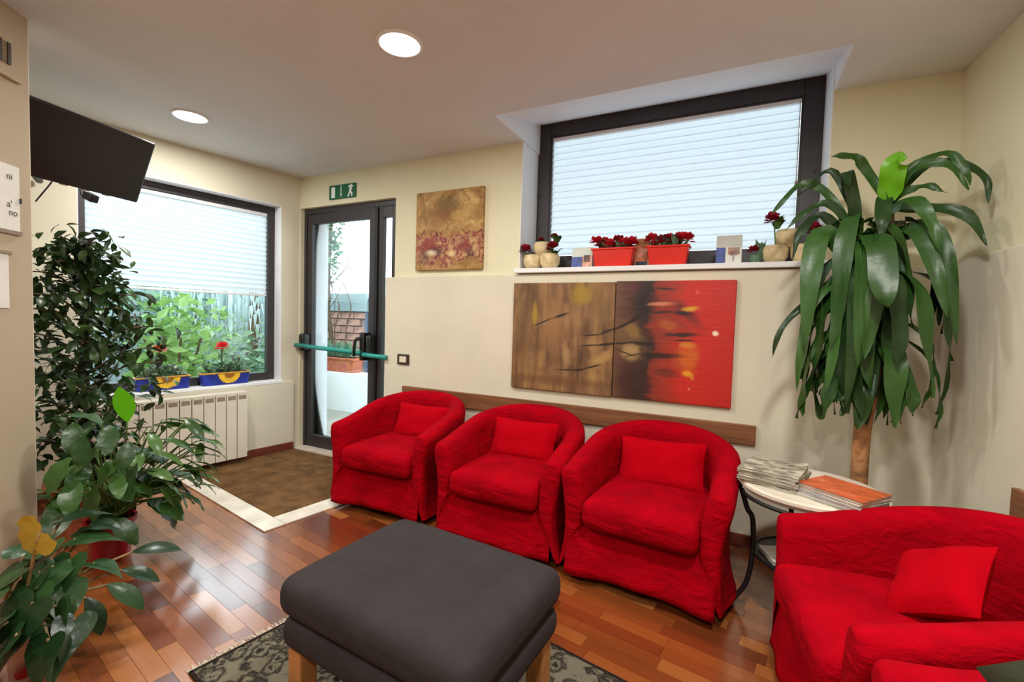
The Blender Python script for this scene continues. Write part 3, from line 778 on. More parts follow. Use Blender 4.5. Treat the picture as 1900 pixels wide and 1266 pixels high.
# ================================================================ FOOTSTOOL
ot = thing('footstool', 'large charcoal fabric footstool with wooden legs on the floral rug', 'footstool', (-1.02, .985, .0085), math.radians(5.5))
rbox(.36, .276, .062, .05, 12, .016).build('cushion', M['otto'], ot, smooth=True, sub=1, loc=(0, 0, .384))
rbox(.352, .266, .052, .04, 10).build('base', M['otto'], ot, smooth=True, sub=1, loc=(0, 0, .272))
for sx in (-1, 1):
    for s_ in (-1, 1):
        m = MB(); m.box(-.03, .03, -.03, .03, 0, .23); m.build('leg', M['oak'], ot, bevel=.005, loc=(sx*.30, s_*.215, 0))

# ================================================================ WALL THINGS
# wooden chair rails
m = MB(); ul = onb(749, 717)[0]; ur = onb(1403, 790)[0]; m.box(0, ur-ul, -.022, 0, 0, .112)
o = m.build('chair_rail', M['rail'], None, bevel=.003, loc=wall(ul, 0, .588), rot=(0, 0, WANG)); tag(o, 'long stained wooden rail on the back wall behind the armchairs', 'wall rail')
m = MB(); rb(m, 0, 2.2, 0, .022, 0, .112); o = m.build('chair_rail', M['rail'], None, bevel=.003, loc=rwall(.665, 0, .60), rot=(0, 0, RWANG)); tag(o, 'wooden rail on the right wall, only its end in view', 'wall rail')
# paintings
def lp2c(px, py, uo, zo):
    u, z = onb(px, py, -.024); return (u-uo, z-zo)
def dab(t, c, n, uo, zo, pa, pb, w, paint, soft=.35, amp=.5, st=1.0):
    A_ = Vector(lp2c(*pa, uo, zo)); B_ = Vector(lp2c(*pb, uo, zo)); d = B_-A_; ctr = (A_+B_)/2
    return t.blob(c, paint, ctr, (max(d.length/2, w/2), w/2), math.atan2(d.y, d.x), soft, n, amp, st)
def paintmat_left():
    t = NT('ochre_brushwork'); co = t.coord('Object'); o = (2.243, .781)
    a = t.noise(t.mapping(co, (9, 1, 1.6)), 1.6, 5, .6, .5); b_ = t.noise(t.mapping(co, (3, 1, 3)), 1.8, 3); n = t.noise(co, 16, 4, .6)
    f = t.math('ADD', t.math('MULTIPLY', a, .7), t.math('MULTIPLY', b_, .35))
    c = t.ramp(f, [(.33, (74, 50, 30)), (.46, (108, 76, 46)), (.56, (134, 98, 62)), (.66, (156, 118, 70)), (.78, (176, 142, 92))])
    for pa, pb, w, p, st in (((1030, 560), (1030, 650), .16, (150, 106, 66), .7), ((1078, 528), (1078, 566), .12, (158, 128, 40), .9), ((1110, 530), (1112, 600), .07, (122, 92, 44), .6), ((993, 562), (992, 606), .035, (168, 136, 40), .8), ((1050, 575), (1052, 610), .04, (162, 122, 82), .7), ((975, 545), (972, 690), .09, (104, 72, 40), .5),
            ((1048, 640), (1052, 680), .05, (170, 132, 86), .8), ((1100, 672), (1132, 658), .06, (176, 138, 78), .8), ((1095, 628), (1100, 650), .06, (160, 120, 76), .7), ((960, 700), (1130, 715), .06, (100, 62, 36), .6)):
        c = dab(t, c, n, *o, pa, pb, w, p, .6, .7, st)
    for pa, pb, w in (((988, 606), (1024, 591), .010), ((1028, 590), (1055, 581), .020), ((1080, 623), (1118, 621), .008), ((1112, 620), (1146, 608), .014), ((1078, 642), (1112, 640), .010), ((1105, 641), (1146, 637), .016), ((1034, 686), (1070, 687), .008), ((1064, 688), (1086, 685), .012), ((1082, 685), (1114, 677), .012)):
        c = dab(t, c, n, *o, pa, pb, w, (26, 17, 14), .45, .45, .95)
    t.l(c, t.b.inputs['Base Color']); t.set(Roughness=.6); t.bump(t.math('ADD', a, n), .3, .005); return t.m
def paintmat_right():
    t = NT('red_brushwork'); co = t.coord('Object'); sp = t.n('ShaderNodeSeparateXYZ'); t.l(co, sp.inputs[0]); o = (2.959, .784)
    n1 = t.noise(t.mapping(co, (1.2, 1, 16)), 1.2, 4, .6, .3); n = t.noise(co, 16, 4, .6); ns = t.noise(t.mapping(co, (5, 1, 40)), 1.0, 4, .6)
    f = t.math('ADD', t.math('MULTIPLY', sp.outputs[0], 1.15), t.math('MULTIPLY', t.math('SUBTRACT', n1, .5), .22))
    f = t.math('ADD', f, t.math('MULTIPLY', t.math('SUBTRACT', n, .5), .10))
    c = t.ramp(f, [(.0, (104, 70, 48)), (.07, (84, 50, 38)), (.16, (62, 34, 28)), (.24, (50, 28, 24)), (.275, (128, 42, 26)), (.33, (150, 46, 28)), (.43, (176, 40, 22)), (.47, (196, 34, 20)), (.6, (196, 32, 20)), (.8, (188, 28, 18))])
    for pa, pb, w, p, st in (((1180, 528), (1180, 545), .10, (92, 40, 38), .7), ((1197, 530), (1198, 590), .13, (28, 18, 18), .95), ((1150, 600), (1185, 660), .16, (112, 82, 50), .75), ((1160, 640), (1180, 665), .09, (176, 142, 92), .8), ((1165, 605), (1185, 625), .07, (140, 104, 50), .7), ((1150, 690), (1190, 725), .17, (56, 28, 24), .8),
            ((1215, 560), (1290, 600), .14, (122, 36, 26), .6), ((1205, 612), (1300, 615), .10, (140, 46, 28), .6), ((1225, 600), (1255, 605), .05, (176, 92, 36), .7), ((1205, 565), (1250, 563), .022, (206, 126, 92), .9), ((1255, 565), (1300, 605), .05, (70, 30, 26), .6),
            ((1277, 640), (1275, 690), .11, (200, 96, 24), .85), ((1262, 640), (1292, 642), .03, (206, 130, 40), .8), ((1245, 660), (1265, 690), .05, (170, 70, 26), .6), ((1215, 690), (1258, 693), .05, (90, 30, 24), .7), ((1268, 575), (1296, 572), .028, (214, 160, 40), .95), ((1266, 692), (1284, 697), .03, (226, 150, 24), 1), ((1282, 703), (1286, 703), .016, (210, 130, 30), 1),
            ((1322, 619), (1332, 619), .026, (246, 226, 200), 1), ((1290, 543), (1298, 542), .02, (214, 90, 60), .9), ((1276, 722), (1280, 722), .012, (220, 140, 100), .9)):
        c = dab(t, c, n, *o, pa, pb, w, p, .55, .7, st)
    for pa, pb, w in (((1136, 614), (1172, 596), .016), ((1165, 600), (1200, 580), .022), ((1136, 638), (1180, 635), .014), ((1172, 636), (1215, 640), .024), ((1208, 581), (1250, 578), .014), ((1244, 579), (1286, 584), .026), ((1236, 622), (1298, 621), .024), ((1240, 632), (1290, 632), .010), ((1190, 660), (1262, 661), .036), ((1146, 650), (1180, 662), .008), ((1160, 662), (1192, 655), .008), ((1215, 535), (1250, 537), .012)):
        c = dab(t, c, n, *o, pa, pb, w, (26, 15, 14), .5, .6, .9)
    c = t.mix(t.math('MULTIPLY', t.math('SUBTRACT', ns, .45), .5), c, (60, 22, 18))
    t.l(c, t.b.inputs['Base Color']); t.set(Roughness=.5); t.bump(t.math('ADD', n, ns), .25, .005); return t.m
def paintmat_small():
    t = NT('gold_impasto'); co = t.coord('Object'); sp = t.n('ShaderNodeSeparateXYZ'); t.l(co, sp.inputs[0])
    a = t.noise(co, 11, 5, .65, .8); b_ = t.noise(co, 26, 4, .6, 1.2)
    g1 = t.ramp(a, [(.3, (120, 84, 40)), (.48, (164, 124, 66)), (.6, (188, 150, 90)), (.74, (212, 184, 128))])
    g2 = t.ramp(b_, [(.32, (96, 48, 40)), (.44, (150, 70, 60)), (.52, (170, 124, 84)), (.62, (186, 140, 96)), (.72, (226, 200, 160))])
    band = t.math('MULTIPLY', t.math('GREATER_THAN', t.math('ADD', sp.outputs[2], t.math('MULTIPLY', t.math('SUBTRACT', a, .5), .35)), .05), t.math('LESS_THAN', t.math('ADD', sp.outputs[2], t.math('MULTIPLY', t.math('SUBTRACT', b_, .5), .3)), .27))
    c = t.mix(band, g1, g2)
    for x, z, rx_, rz_, p, st in ((.26, .44, .10, .085, (132, 84, 40), .75), (.30, .50, .10, .05, (112, 92, 50), .6), (.13, .18, .09, .06, (138, 40, 40), .8), (.20, .14, .07, .03, (70, 30, 40), .8), (.15, .13, .05, .02, (224, 206, 170), .9), (.46, .17, .06, .05, (128, 44, 44), .7), (.34, .12, .03, .02, (232, 206, 150), .8), (.50, .12, .04, .03, (84, 50, 40), .7), (.40, .40, .07, .04, (200, 160, 96), .6), (.08, .10, .05, .05, (100, 70, 60), .6)):
        c = t.blob(c, p, (x, z), (rx_, rz_), 0, .5, b_, .9, st)
    t.l(c, t.b.inputs['Base Color']); t.set(Roughness=.6); t.bump(t.math('ADD', a, b_), .5, .008); return t.m
def canvas(label, u0, u1, z0, z1, v, th, mt, edge):
    t = thing('painting', label, 'painting', wall(u0, v, z0), WANG)
    m = MB(); m.box(0, u1-u0, -th, 0, 0, z1-z0); m.build('canvas', mt, t, bevel=.004)
    return t
cl = canvas('left half of the wide diptych, ochre and brown abstract with dark strokes', 2.243, 2.954, .781, 1.508, 0, .024, paintmat_left(), None)
cr_ = canvas('right half of the wide diptych, dark brown turning to bright red', 2.959, 3.638, .784, 1.513, 0, .024, paintmat_right(), None)
cs = canvas('small square gold and brown textured painting beside the exit door', 1.36, 1.965, 1.618, 2.215, .03, .028, paintmat_small(), None)
P_ = {'greyink': mat('grey_ink', (92, 92, 84), .7, .1, 30), 'ink': mat('black_paint', (24, 16, 14), .6, .2, 30), 'maroon': mat('maroon_paint', (62, 22, 22), .6, .2, 30), 'yel': mat('yellow_paint', (206, 160, 36), .6, .2, 30), 'orange': mat('orange_paint', (206, 98, 26), .6, .2, 30), 'pinkp': mat('pink_paint', (206, 130, 96), .6, .2, 30), 'whitep': mat('white_paint_dab', (240, 226, 200), .6, .05, 30), 'olivep': mat('olive_yellow_paint', (150, 118, 36), .6, .2, 30), 'brownp': mat('brown_paint', (140, 84, 34), .6, .2, 30), 'redp': mat('scarlet_paint', (190, 32, 18), .6, .1, 30), 'beigep': mat('beige_paint_dab', (176, 142, 98), .6, .15, 40)}
# socket plate
u, z = onb(749, 667); t = thing('light_switch', 'dark framed switch plate on the wall beside the door', 'switch', wall(u, 0, z), WANG)
m = MB(); m.box(-.058, .058, -.012, 0, -.042, .042); m.build('plate', M['socketf'], t, bevel=.004)
m = MB(); m.box(-.034, .034, -.0145, -.010, -.024, .024); m.build('rocker', M['socket'], t, bevel=.002)
# exit sign
u0, z0 = onb(611, 371, .02); u1, z1 = onb(660, 340, .02)
z0, z1 = 2.258, 2.378
t = thing('exit_sign', 'green emergency exit sign with pictograms above the door', 'sign', wall(u0, .03, z0), WANG)
SWd, SH = u1-u0, z1-z0
m = MB(); m.box(0, SWd, -.012, 0, 0, SH); m.build('panel', M['green'], t, bevel=.002)
def flat(poly, name):
    k = MB(); n = len(poly); k.v = [(p[0], -.0132, p[1]) for p in poly]+[(p[0], -.0118, p[1]) for p in poly]
    k.f = [tuple(range(n)), tuple(reversed(range(n, 2*n)))]+[((i+1) % n, i, n+i, n+(i+1) % n) for i in range(n)]
    return k.build(name, M['signwhite'], t)
W_, H_ = SWd, SH
flat([(.09*W_, .1*H_), (.23*W_, .1*H_), (.23*W_, .86*H_), (.09*W_, .86*H_)], 'door_pictogram')
flat([(.43*W_, .34*H_), (.46*W_, .10*H_), (.49*W_, .34*H_), (.475*W_, .34*H_), (.475*W_, .92*H_), (.445*W_, .92*H_), (.445*W_, .34*H_)], 'arrow_pictogram')
k = MB(); k.lathe([(.014, -.0132), (.014, -.0118)], 12, Matrix.Translation((.845*W_, 0, .84*H_)) @ Matrix.Rotation(-PI/2, 4, 'X') @ Matrix.Translation((0, 0, .025))); 
k = MB(); n = 12; cc = [(.835*W_+.012*math.cos(2*PI*i/n), .83*H_+.012*math.sin(2*PI*i/n)) for i in range(n)]; flat(cc, 'figure_pictogram')
for a, b_, w in (((.83, .72), (.80, .40), .026), ((.83, .68), (.74, .84), .012), ((.83, .68), (.91, .82), .012), ((.80, .42), (.87, .28), .016), ((.87, .28), (.86, .1), .014), ((.80, .42), (.76, .24), .016), ((.76, .24), (.72, .08), .014)):
    A_ = Vector((a[0]*W_, a[1]*H_)); B_ = Vector((b_[0]*W_, b_[1]*H_)); d_ = (B_-A_).normalized(); s_ = Vector((-d_.y, d_.x))*w/2
    flat([tuple(A_+s_), tuple(A_-s_), tuple(B_-s_), tuple(B_+s_)][::1], 'figure_pictogram')
# notices on the angled wall stub
def onp(px, py):
    xd = Matrix.Rotation(PA, 3, 'Z') @ Vector((1, 0, 0)); nr = Vector((-xd.y, xd.x, 0)); d = ray(px, py)
    q = CAM+d*((PE-CAM).dot(nr)/d.dot(nr)); return (q-PE).dot(xd), q.z
def notice(name, label, cat, px, pyt, pyb, w, th, mt):
    s, zt = onp(px, pyt); _, zb_ = onp(px, pyb)
    xd = Matrix.Rotation(PA, 3, 'Z') @ Vector((1, 0, 0)); p = PE+xd*s
    t = thing(name, label, cat, (p.x, p.y, zb_), PA); sg = -psy
    m = MB(); m.box(0, w, min(0, sg*th), max(0, sg*th), 0, zt-zb_); m.build('sheet', mt, t, bevel=.001); return t, zt-zb_, sg
def txt(par, s, size, x, z, sg, w):
    c = bpy.data.curves.new('printed_text', 'FONT'); c.body = s; c.size = size; c.align_x = 'LEFT'; c.extrude = .0003
    tmp = bpy.data.objects.new('tmp', c); me = bpy.data.meshes.new_from_object(tmp); bpy.data.objects.remove(tmp)
    me.materials.clear(); me.materials.append(P_['greyink']); o = bpy.data.objects.new('printed_text', me); link(o, par)
    o.location = (x, sg*.0065, z); o.rotation_euler = (PI/2, 0, PI if sg > 0 else 0); return o
t, h, sg = notice('notice_sheet', 'white printed notice in a clear holder on the angled wall', 'notice', 33, 312, 432, .30, .005, M['paper'])
txt(t, 'ni', .04, .062, h-.06, sg, .3); txt(t, "a'", .04, .062, h*.36, sg, .3); txt(t, 'no', .04, .055, h*.24, sg, .3)
m = MB(); m.box(-.004, .302, min(0, sg*.010), max(0, sg*.010), -.012, .004); m.build('holder_lip', M['radslot'], t)
m = MB(); m.box(-.005, .002, min(0, sg*.010), max(0, sg*.010), h*.45, h*.53); m.build('clip', M['black'], t)
t, h, sg = notice('notice_sheet', 'small paper notice in a holder below the larger one', 'notice', 14, 470, 572, .22, .004, M['paper'])
m = MB(); m.box(-.012, .222, min(0, sg*.010), max(0, sg*.010), h-.004, h+.008); m.build('holder_lip', M['radslot'], t)
t, h, sg = notice('wall_vent', 'white wall box with grey grille high on the angled wall', 'vent', 30, 82, 156, .30, .02, M['part'])
m = MB(); m.box(.06, .30, min(0, sg*.024), max(0, sg*.024), .05, h-.03); m.build('grille', M['radslot'], t)
for k in range(6):
    m = MB(); m.box(.06+.04*k, .075+.04*k, min(0, sg*.028), max(0, sg*.028), .05, h-.03); m.build('louvre', M['socketf'], t)

# ================================================================ TELEVISION
dv = Vector((-.386, .923, 0)).normalized()
rt = ray(290, 268).normalized(); Tp = CAM+rt*3.6; rbv = ray(255, 377); Bp = CAM+rbv*((Tp-CAM).dot(dv)/rbv.dot(dv))
dn = (Bp-Tp); th_ = dn.length; dn.normalize(); nr = dv.cross(dn)   # away from the viewer or not, fixed below
if nr.dot(CAM-Tp) < 0: nr = -nr
TW = .665
tv = bpy.data.objects.new('television', None); link(tv); tag(tv, 'black flat television tilted down in the upper left corner', 'television')
cen = Tp - dv*(TW/2) + dn*(th_/2)
Rm = Matrix((dv, nr.cross(dv) if True else dn, nr)).transposed()
tv.location = cen; up_ = -dn
X_ = dv; Z_ = nr; Y_ = Z_.cross(X_); Rm = Matrix((X_, Y_, Z_)).transposed(); tv.rotation_euler = Rm.to_euler()
rbox(TW/2, th_/2, .022, .008, 5).build('bezel', M['tvblack'], tv, smooth=False, loc=(0, 0, -.022))
m = MB(); m.box(-TW/2+.014, TW/2-.014, -th_/2+.02, th_/2-.014, -.001, .0015); m.build('screen', M['tvscreen'], tv)
rbox(TW*.33, th_*.33, .02, .01, 5).build('back_housing', M['tvblack'], tv, loc=(0, 0, -.06))
sgy = 1 if (Rm @ Vector((0, 1, 0))).z < 0 else -1
for k in range(3):
    m = MB(); m.box(-.05+.1*k-.004, -.05+.1*k+.03, sgy*th_/2-.004, sgy*th_/2+.002, -.012, -.004); m.build('button', M['radslot'], tv)
# wall arm and hanging cable
ib = Rm.inverted()
def tl(p): return ib @ (Vector(p)-cen)
m = MB(); m.tube([tl(cen-nr*.07), tl((XL+.30, cen.y-.12, cen.z-.03)), tl((XL+.03, cen.y-.05, cen.z-.03))], .02, 8); m.build('wall_arm', M['metal'], tv)
pj = ony(172, 362, Bp.y-.03); rbox(.022, .022, .035, .006, 4).build('sensor_box', M['black'], tv, loc=tl(CAM+(ray(168, 366).normalized())*3.62))
m = MB(); m.tube([tl(CAM+ray(x_, y_).normalized()*3.55) for x_, y_ in ((98, 335), (88, 348), (76, 362), (66, 374))], .004, 6); m.build('cable', M['black'], tv)
m = MB(); m.tube([tl(CAM+ray(x_, y_).normalized()*3.62) for x_, y_ in ((148, 350), (150, 362), (160, 368))], .0025, 6); m.build('cable', M['black'], tv)

# ================================================================ RADIATOR
ra = thing('radiator', 'cream sectional radiator under the left garden window', 'radiator', (XL+.045, .80, .055), 0)
fm = MB(); fm.box(.02, .085, .003, .077, .0, .52); fm.box(0, .085, .0, .08, .525, .545); fm.box(.075, .085, .003, .077, .52, .525); fd = fm.data('fin', M['rad'])
gm = MB(); gm.box(.06, .0862, .012, .068, .485, .518); gd = gm.data('vent_slot', M['radslot'])
for i in range(12):
    o = inst('fin', fd, ra, (0, i*.08, 0)); k = o.modifiers.new('bevel', 'BEVEL'); k.width = .006; k.segments = 2
    inst('vent_slot', gd, o)
m = MB(); m.tube([(.04, -.02, .04), (.04, .98, .04)], .015, 8); m.build('pipe', M['rad'], ra)
m = MB(); m.tube([(.04, 0.05, .04), (.04, .05, -.055)], .012, 8); m.build('pipe', M['rad'], ra)
m = MB()
for y_ in (.2, .75): m.box(-.03, .03, y_, y_+.02, .40, .44)
m.build('wall_bracket', M['rad'], ra)

# ================================================================ LEAVES
def leaf_mb(L, W, droop=.6, fold=.25, heart=False, n=9, wave=0.0, seed=0, tip=.9, pitch=0.0):
    """leaf blade along +y, face up (+z); droop = total downward bend in radians"""
    m = MB(); cols = (-1, -.8, -.4, 0, .4, .8, 1) if heart else (-1, -.55, 0, .55, 1); y = z = 0.0; ang = pitch; ds = L/n
    for i in range(n+1):
        t = i/n
        if heart: w = W*max(.03, math.sin(PI*(.16+.84*t)**.62)**.85)
        else: w = W*max(0.04, math.sin(PI*min(1, (t*.93+.05)))**tip)
        c, s = math.cos(ang), math.sin(ang)
        for k in cols:
            x = k*w/2; f = abs(k)*w/2*fold
            by = -.30*L*abs(k)*(1.25-.75*abs(k)**3)*(1-t)**2.2 if heart else 0
            wv = wave*math.sin(t*17+k*2+seed)*abs(k)
            m.v.append((x, y+by*c - s*(f+wv), z+by*s+c*(f+wv)))
        y += ds*math.cos(ang); z += ds*math.sin(ang); ang -= droop/n
    k = len(cols)
    for i in range(n):
        for j in range(k-1): m.f.append((i*k+j, i*k+j+1, (i+1)*k+j+1, (i+1)*k+j))
    return m
def heart_mb(L, W, droop=.6, fold=.15, wave=0.0, seed=0):
    m = MB(); N = 28; out = []
    for i in range(N):
        t = 2*PI*i/N; x = 16*math.sin(t)**3; y = 13*math.cos(t)-5*math.cos(2*t)-2*math.cos(3*t)-math.cos(4*t)
        yy = (5-y)/22; out.append((x/32, yy*.55 if yy < 0 else yy))
    def P(x, y):
        z = -droop*.5*max(y, -.3)**2*L+abs(x)*W*fold+wave*math.sin(x*26+seed)*abs(x)*2-.25*x*x*W
        return (x*W, y*L, z)
    m.v.append(P(0, .12))
    for f in (.4, .72, 1.0):
        for x, y in out: m.v.append(P(x*f, .12+(y-.12)*f))
    for i in range(N): m.f.append((0, 1+(i+1) % N, 1+i))
    for r_ in range(2):
        a = 1+r_*N; b = a+N
        for i in range(N): m.f.append((a+i, a+(i+1) % N, b+(i+1) % N, b+i))
    return m
def pot_mb(r0, r1, h, rim=.02): return MB().lathe([(r0, 0), (r1*.97, h-rim*1.2), (r1*1.07, h-rim*1.2), (r1*1.07, h), (r1*.95, h), (r1*.92, h-.03)], 28)
def stalk(par, p, q, mt, r=.004, bow=.06):
    p, q = Vector(p), Vector(q); mid = (p+q)/2+Vector((0, 0, bow)); m = MB(); m.tube(crom([p, mid, q], 4), r, 6); return m.build('stalk', mt, par, smooth=True)
def ribbon_leaf(par, pts, W, facing, mt, name='leaf', fold=.18, seed=0.0, base=.35):
    """strap leaf along a 3-D polyline; facing = direction its upper side looks to"""
    C_ = crom(pts, 5); n = len(C_)-1; m = MB(); cols = (-1, -.5, 0, .5, 1); facing = Vector(facing)
    for i, p in enumerate(C_):
        t = i/n; tg = (C_[min(i+1, n)]-C_[max(i-1, 0)]).normalized()
        s = tg.cross(facing); s = s.normalized() if s.length > .02 else Vector((1, 0, 0)); nr = s.cross(tg)
        w = W*(base*(1-t)**2+math.sin(PI*min(1, t*.9+.08))**.75*(1 if t > .12 else .5+.5*t/.12)); w = min(w, W)*(1 if t < .97 else .35)
        for k in cols: m.v.append(tuple(p+s*(k*w/2)+nr*(abs(k)*w/2*fold+.009*math.sin(t*15+seed+k)*abs(k))))
    k = 5
    for i in range(n):
        for j in range(4): m.f.append((i*k+j, i*k+j+1, (i+1)*k+j+1, (i+1)*k+j))
    return m.build(name, mt, par, smooth=True)

# ================================================================ DRACAENA IN THE RIGHT CORNER
DB = Vector((.10, 2.60, 0))
dr = thing('dracaena', 'tall dracaena with long drooping strap leaves in the right corner', 'potted plant', DB)
pot_mb(.10, .135, .24).build('pot', M['terra'], dr, smooth=False)
MB().lathe([(.12, .205), (.12, .215)], 20).build('soil', M['soil'], dr)
def dl(px, py, dy=0.0): return ony(px, py, DB.y+dy)-DB
zc1 = dl(1608, 745)[2]
m = MB(); m.tube(crom([(0.0, 0, .2), dl(1594, 880, 0), dl(1600, 800, 0), dl(1612, 735, 0)], 6), .033, 12); m.build('cane', M['trunk'], dr, smooth=True)
hl, hr = dl(1592, 440, -.06), dl(1652, 372, .02)
m = MB(); m.tube(crom([dl(1610, 760), dl(1598, 640, -.04), dl(1590, 540, -.06), hl], 5), [.020]*5+[.016]*6+[.013]*5, 10); m.build('shoot', M['bark'], dr, smooth=True)
m = MB(); m.tube(crom([dl(1612, 755), dl(1640, 620, .02), dl(1654, 500, .02), hr], 5), [.020]*5+[.016]*6+[.013]*5, 10); m.build('shoot', M['bark'], dr, smooth=True)
FC = Vector((-.1, -1, .35))
spec = [ # hand placed leaves: pixels (x, y, depth offset) along the midrib, width, bright
    ([(1645, 375, .0), (1605, 312, -.02), (1580, 290, -.05), (1542, 292, -.08)], .062, 0),
    ([(1648, 372, 0), (1655, 335, -.03), (1662, 300, -.06), (1682, 291, -.08)], .10, 1),
    ([(1588, 450, -.06), (1585, 380, -.10), (1572, 322, -.16), (1574, 345, -.22)], .075, 0),
    ([(1590, 445, -.06), (1530, 355, -.08), (1480, 347, -.10), (1432, 398, -.14)], .058, 0),
    ([(1588, 440, -.06), (1545, 382, -.1), (1500, 390, -.14), (1458, 428, -.18)], .052, 0),
    ([(1586, 450, -.06), (1525, 402, -.12), (1487, 430, -.18), (1470, 482, -.2)], .062, 0),
    ([(1600, 430, -.04), (1575, 372, -.1), (1540, 318, -.12), (1480, 362, -.12)], .045, 0),
    ([(1650, 372, .02), (1690, 312, .0), (1755, 285, -.02), (1792, 318, -.04), (1800, 345, -.05)], .050, 0),
    ([(1652, 370, .02), (1692, 318, -.04), (1755, 303, -.08), (1798, 352, -.10)], .055, 0),
    ([(1652, 372, .02), (1720, 310, .02), (1790, 306, .02), (1830, 335, .0), (1834, 378, -.01)], .050, 0),
    ([(1654, 378, .02), (1690, 352, -.02), (1725, 346, -.05), (1756, 358, -.06)], .045, 0),
    ([(1656, 390, .02), (1715, 385, -.02), (1795, 400, -.05), (1830, 456, -.06)], .072, 0),
    ([(1650, 395, 0), (1690, 372, -.12), (1722, 400, -.18), (1745, 470, -.2)], .075, 0),
    ([(1648, 380, 0), (1640, 372, -.10), (1638, 405, -.16), (1636, 440, -.17)], .085, 0),
    ([(1580, 480, -.06), (1525, 432, -.16), (1504, 520, -.24), (1494, 640, -.25)], .095, 2),
    ([(1575, 490, -.06), (1500, 560, -.14), (1450, 610, -.18), (1433, 664, -.18)], .045, 0),
    ([(1588, 470, -.06), (1630, 450, -.24), (1640, 530, -.32), (1648, 570, -.33)], .105, 2),
    ([(1655, 430, .02), (1700, 430, -.12), (1735, 500, -.2), (1758, 590, -.22)], .085, 0),
    ([(1655, 440, .02), (1730, 420, -.06), (1760, 500, -.10), (1775, 640, -.10)], .085, 0),
    ([(1580, 500, -.06), (1510, 560, -.16), (1488, 640, -.2), (1478, 728, -.2)], .06, 0)]
for i, (P, w, b_) in enumerate(spec):
    ribbon_leaf(dr, [dl(*p) for p in P], w*(.66 if b_ == 0 else .9), FC, M['dracb'] if b_ == 1 else M['drac'], seed=i*1.7)
r = random.Random(12)
hang = []
for i in range(84):   # curtain of older hanging leaves around both shoots
    side = i % 2; a = r.uniform(0, 2*PI) if i % 3 else r.uniform(PI*1.05, PI*1.95); z0 = 1.02+.66*(i//2)/41+r.uniform(-.03, .03)
    hang.append((side, a, z0))
top = dl(1608, 745)
for i, (side, a, z0) in enumerate(hang):
    sx = hl if side == 0 else hr; f = max(0, min(1, (z0-zc1)/(sx.z-zc1)))
    base = Vector((top.x+(sx.x-top.x)*f, sx.y*f, z0))
    out = Vector((math.cos(a), math.sin(a)*.85, 0)); R_ = r.uniform(.12, .25); L = r.uniform(.36, .60)
    if out.y > 0: R_ *= .75
    zt = max(.80+r.uniform(0, .14), z0+.03-L)
    p1 = base+out*R_*.45+Vector((0, 0, .07)); p2 = base+out*R_*.92+Vector((0, 0, -.03)); p3 = base+out*R_*(1.04+r.uniform(-.1, .14))+Vector((0, 0, (zt-z0)*.6)); p4 = Vector((p3.x+r.uniform(-.03, .03), p3.y, zt))
    ribbon_leaf(dr, [base, p1, p2, p3, p4], r.uniform(.058, .085), out*.9+Vector((0, 0, .45)), M['drac'], seed=i*.9)

# ================================================================ FICUS BY THE LEFT WINDOW
FB = Vector((-3.46, .66, 0))
fi = thing('ficus_tree', 'dense dark leaved ficus tree standing by the left garden window', 'potted plant', FB)
pot_mb(.12, .16, .28).build('pot', M['terra'], fi)
MB().lathe([(.14, .24), (.14, .25)], 20).build('soil', M['soil'], fi)
m = MB(); m.tube(crom([(0, 0, .2), (.02, .01, .6), (-.02, .02, 1.0), (.01, .03, 1.6)], 6), [.022-.0008*i for i in range(19)], 8); m.build('trunk', M['bark'], fi, smooth=True)
r = random.Random(31); ends = []
for i in range(46):
    z = .38+1.22*(i/45)**.95; a = i*2.399+r.uniform(-.3, .3)
    k = (z-.35)/1.3; R_ = (.36 if k < .55 else .36*(1-(k-.55)/.5*.78))*r.uniform(.75, 1.1)
    e = Vector((R_*math.cos(a), R_*math.sin(a)*.95, z+R_*.28)); b0 = Vector((0, .01, z-.05))
    if FB.x+e.x < XL+.14: e.x = XL+.14-FB.x
    m = MB(); cc = crom([b0, b0.lerp(e, .5)+Vector((0, 0, .05)), e], 4); m.tube(cc, [.007-.0005*j for j in range(len(cc))], 5); m.build('branch', M['bark'], fi, smooth=True)
    ends.append(cc)
fl = [leaf_mb(.075, .036, d, .2, n=5).data('leaf', M['ficus'], True) for d in (.3, .7, 1.1)]
allv = []
for cc in ends:
    for _ in range(34):
        t = r.uniform(.25, 1.03); p = cc[0].lerp(cc[-1], t) if t > 1 else cc[min(len(cc)-1, int(t*(len(cc)-1)))].lerp(cc[-1], .0)
        p = p+Vector((r.gauss(0, .045), r.gauss(0, .045), r.gauss(-.01, .045)))
        if FB.x+p.x < XL+.06: continue
        allv.append((p, (r.uniform(-1.1, .2), r.uniform(-.5, .5), r.uniform(0, 2*PI)), r.uniform(.75, 1.25)))
allv.sort(key=lambda q: (q[0]-(CAM-FB)).length)
for p, e, s in allv[:300]: inst('leaf', fl[r.randrange(3)], fi, p, e, (s, s, s))
m = MB(); lm = [leaf_mb(.075, .036, d, .2, n=3) for d in (.4, .9)]
for p, e, s in allv[300:]:
    src = lm[r.randrange(2)]; E_ = Euler(e).to_matrix(); m.add([Vector(p)+E_ @ (Vector(v)*s) for v in src.v], src.f)
tag(m.build('inner_foliage', M['ficus'], fi, smooth=True), kind='stuff')

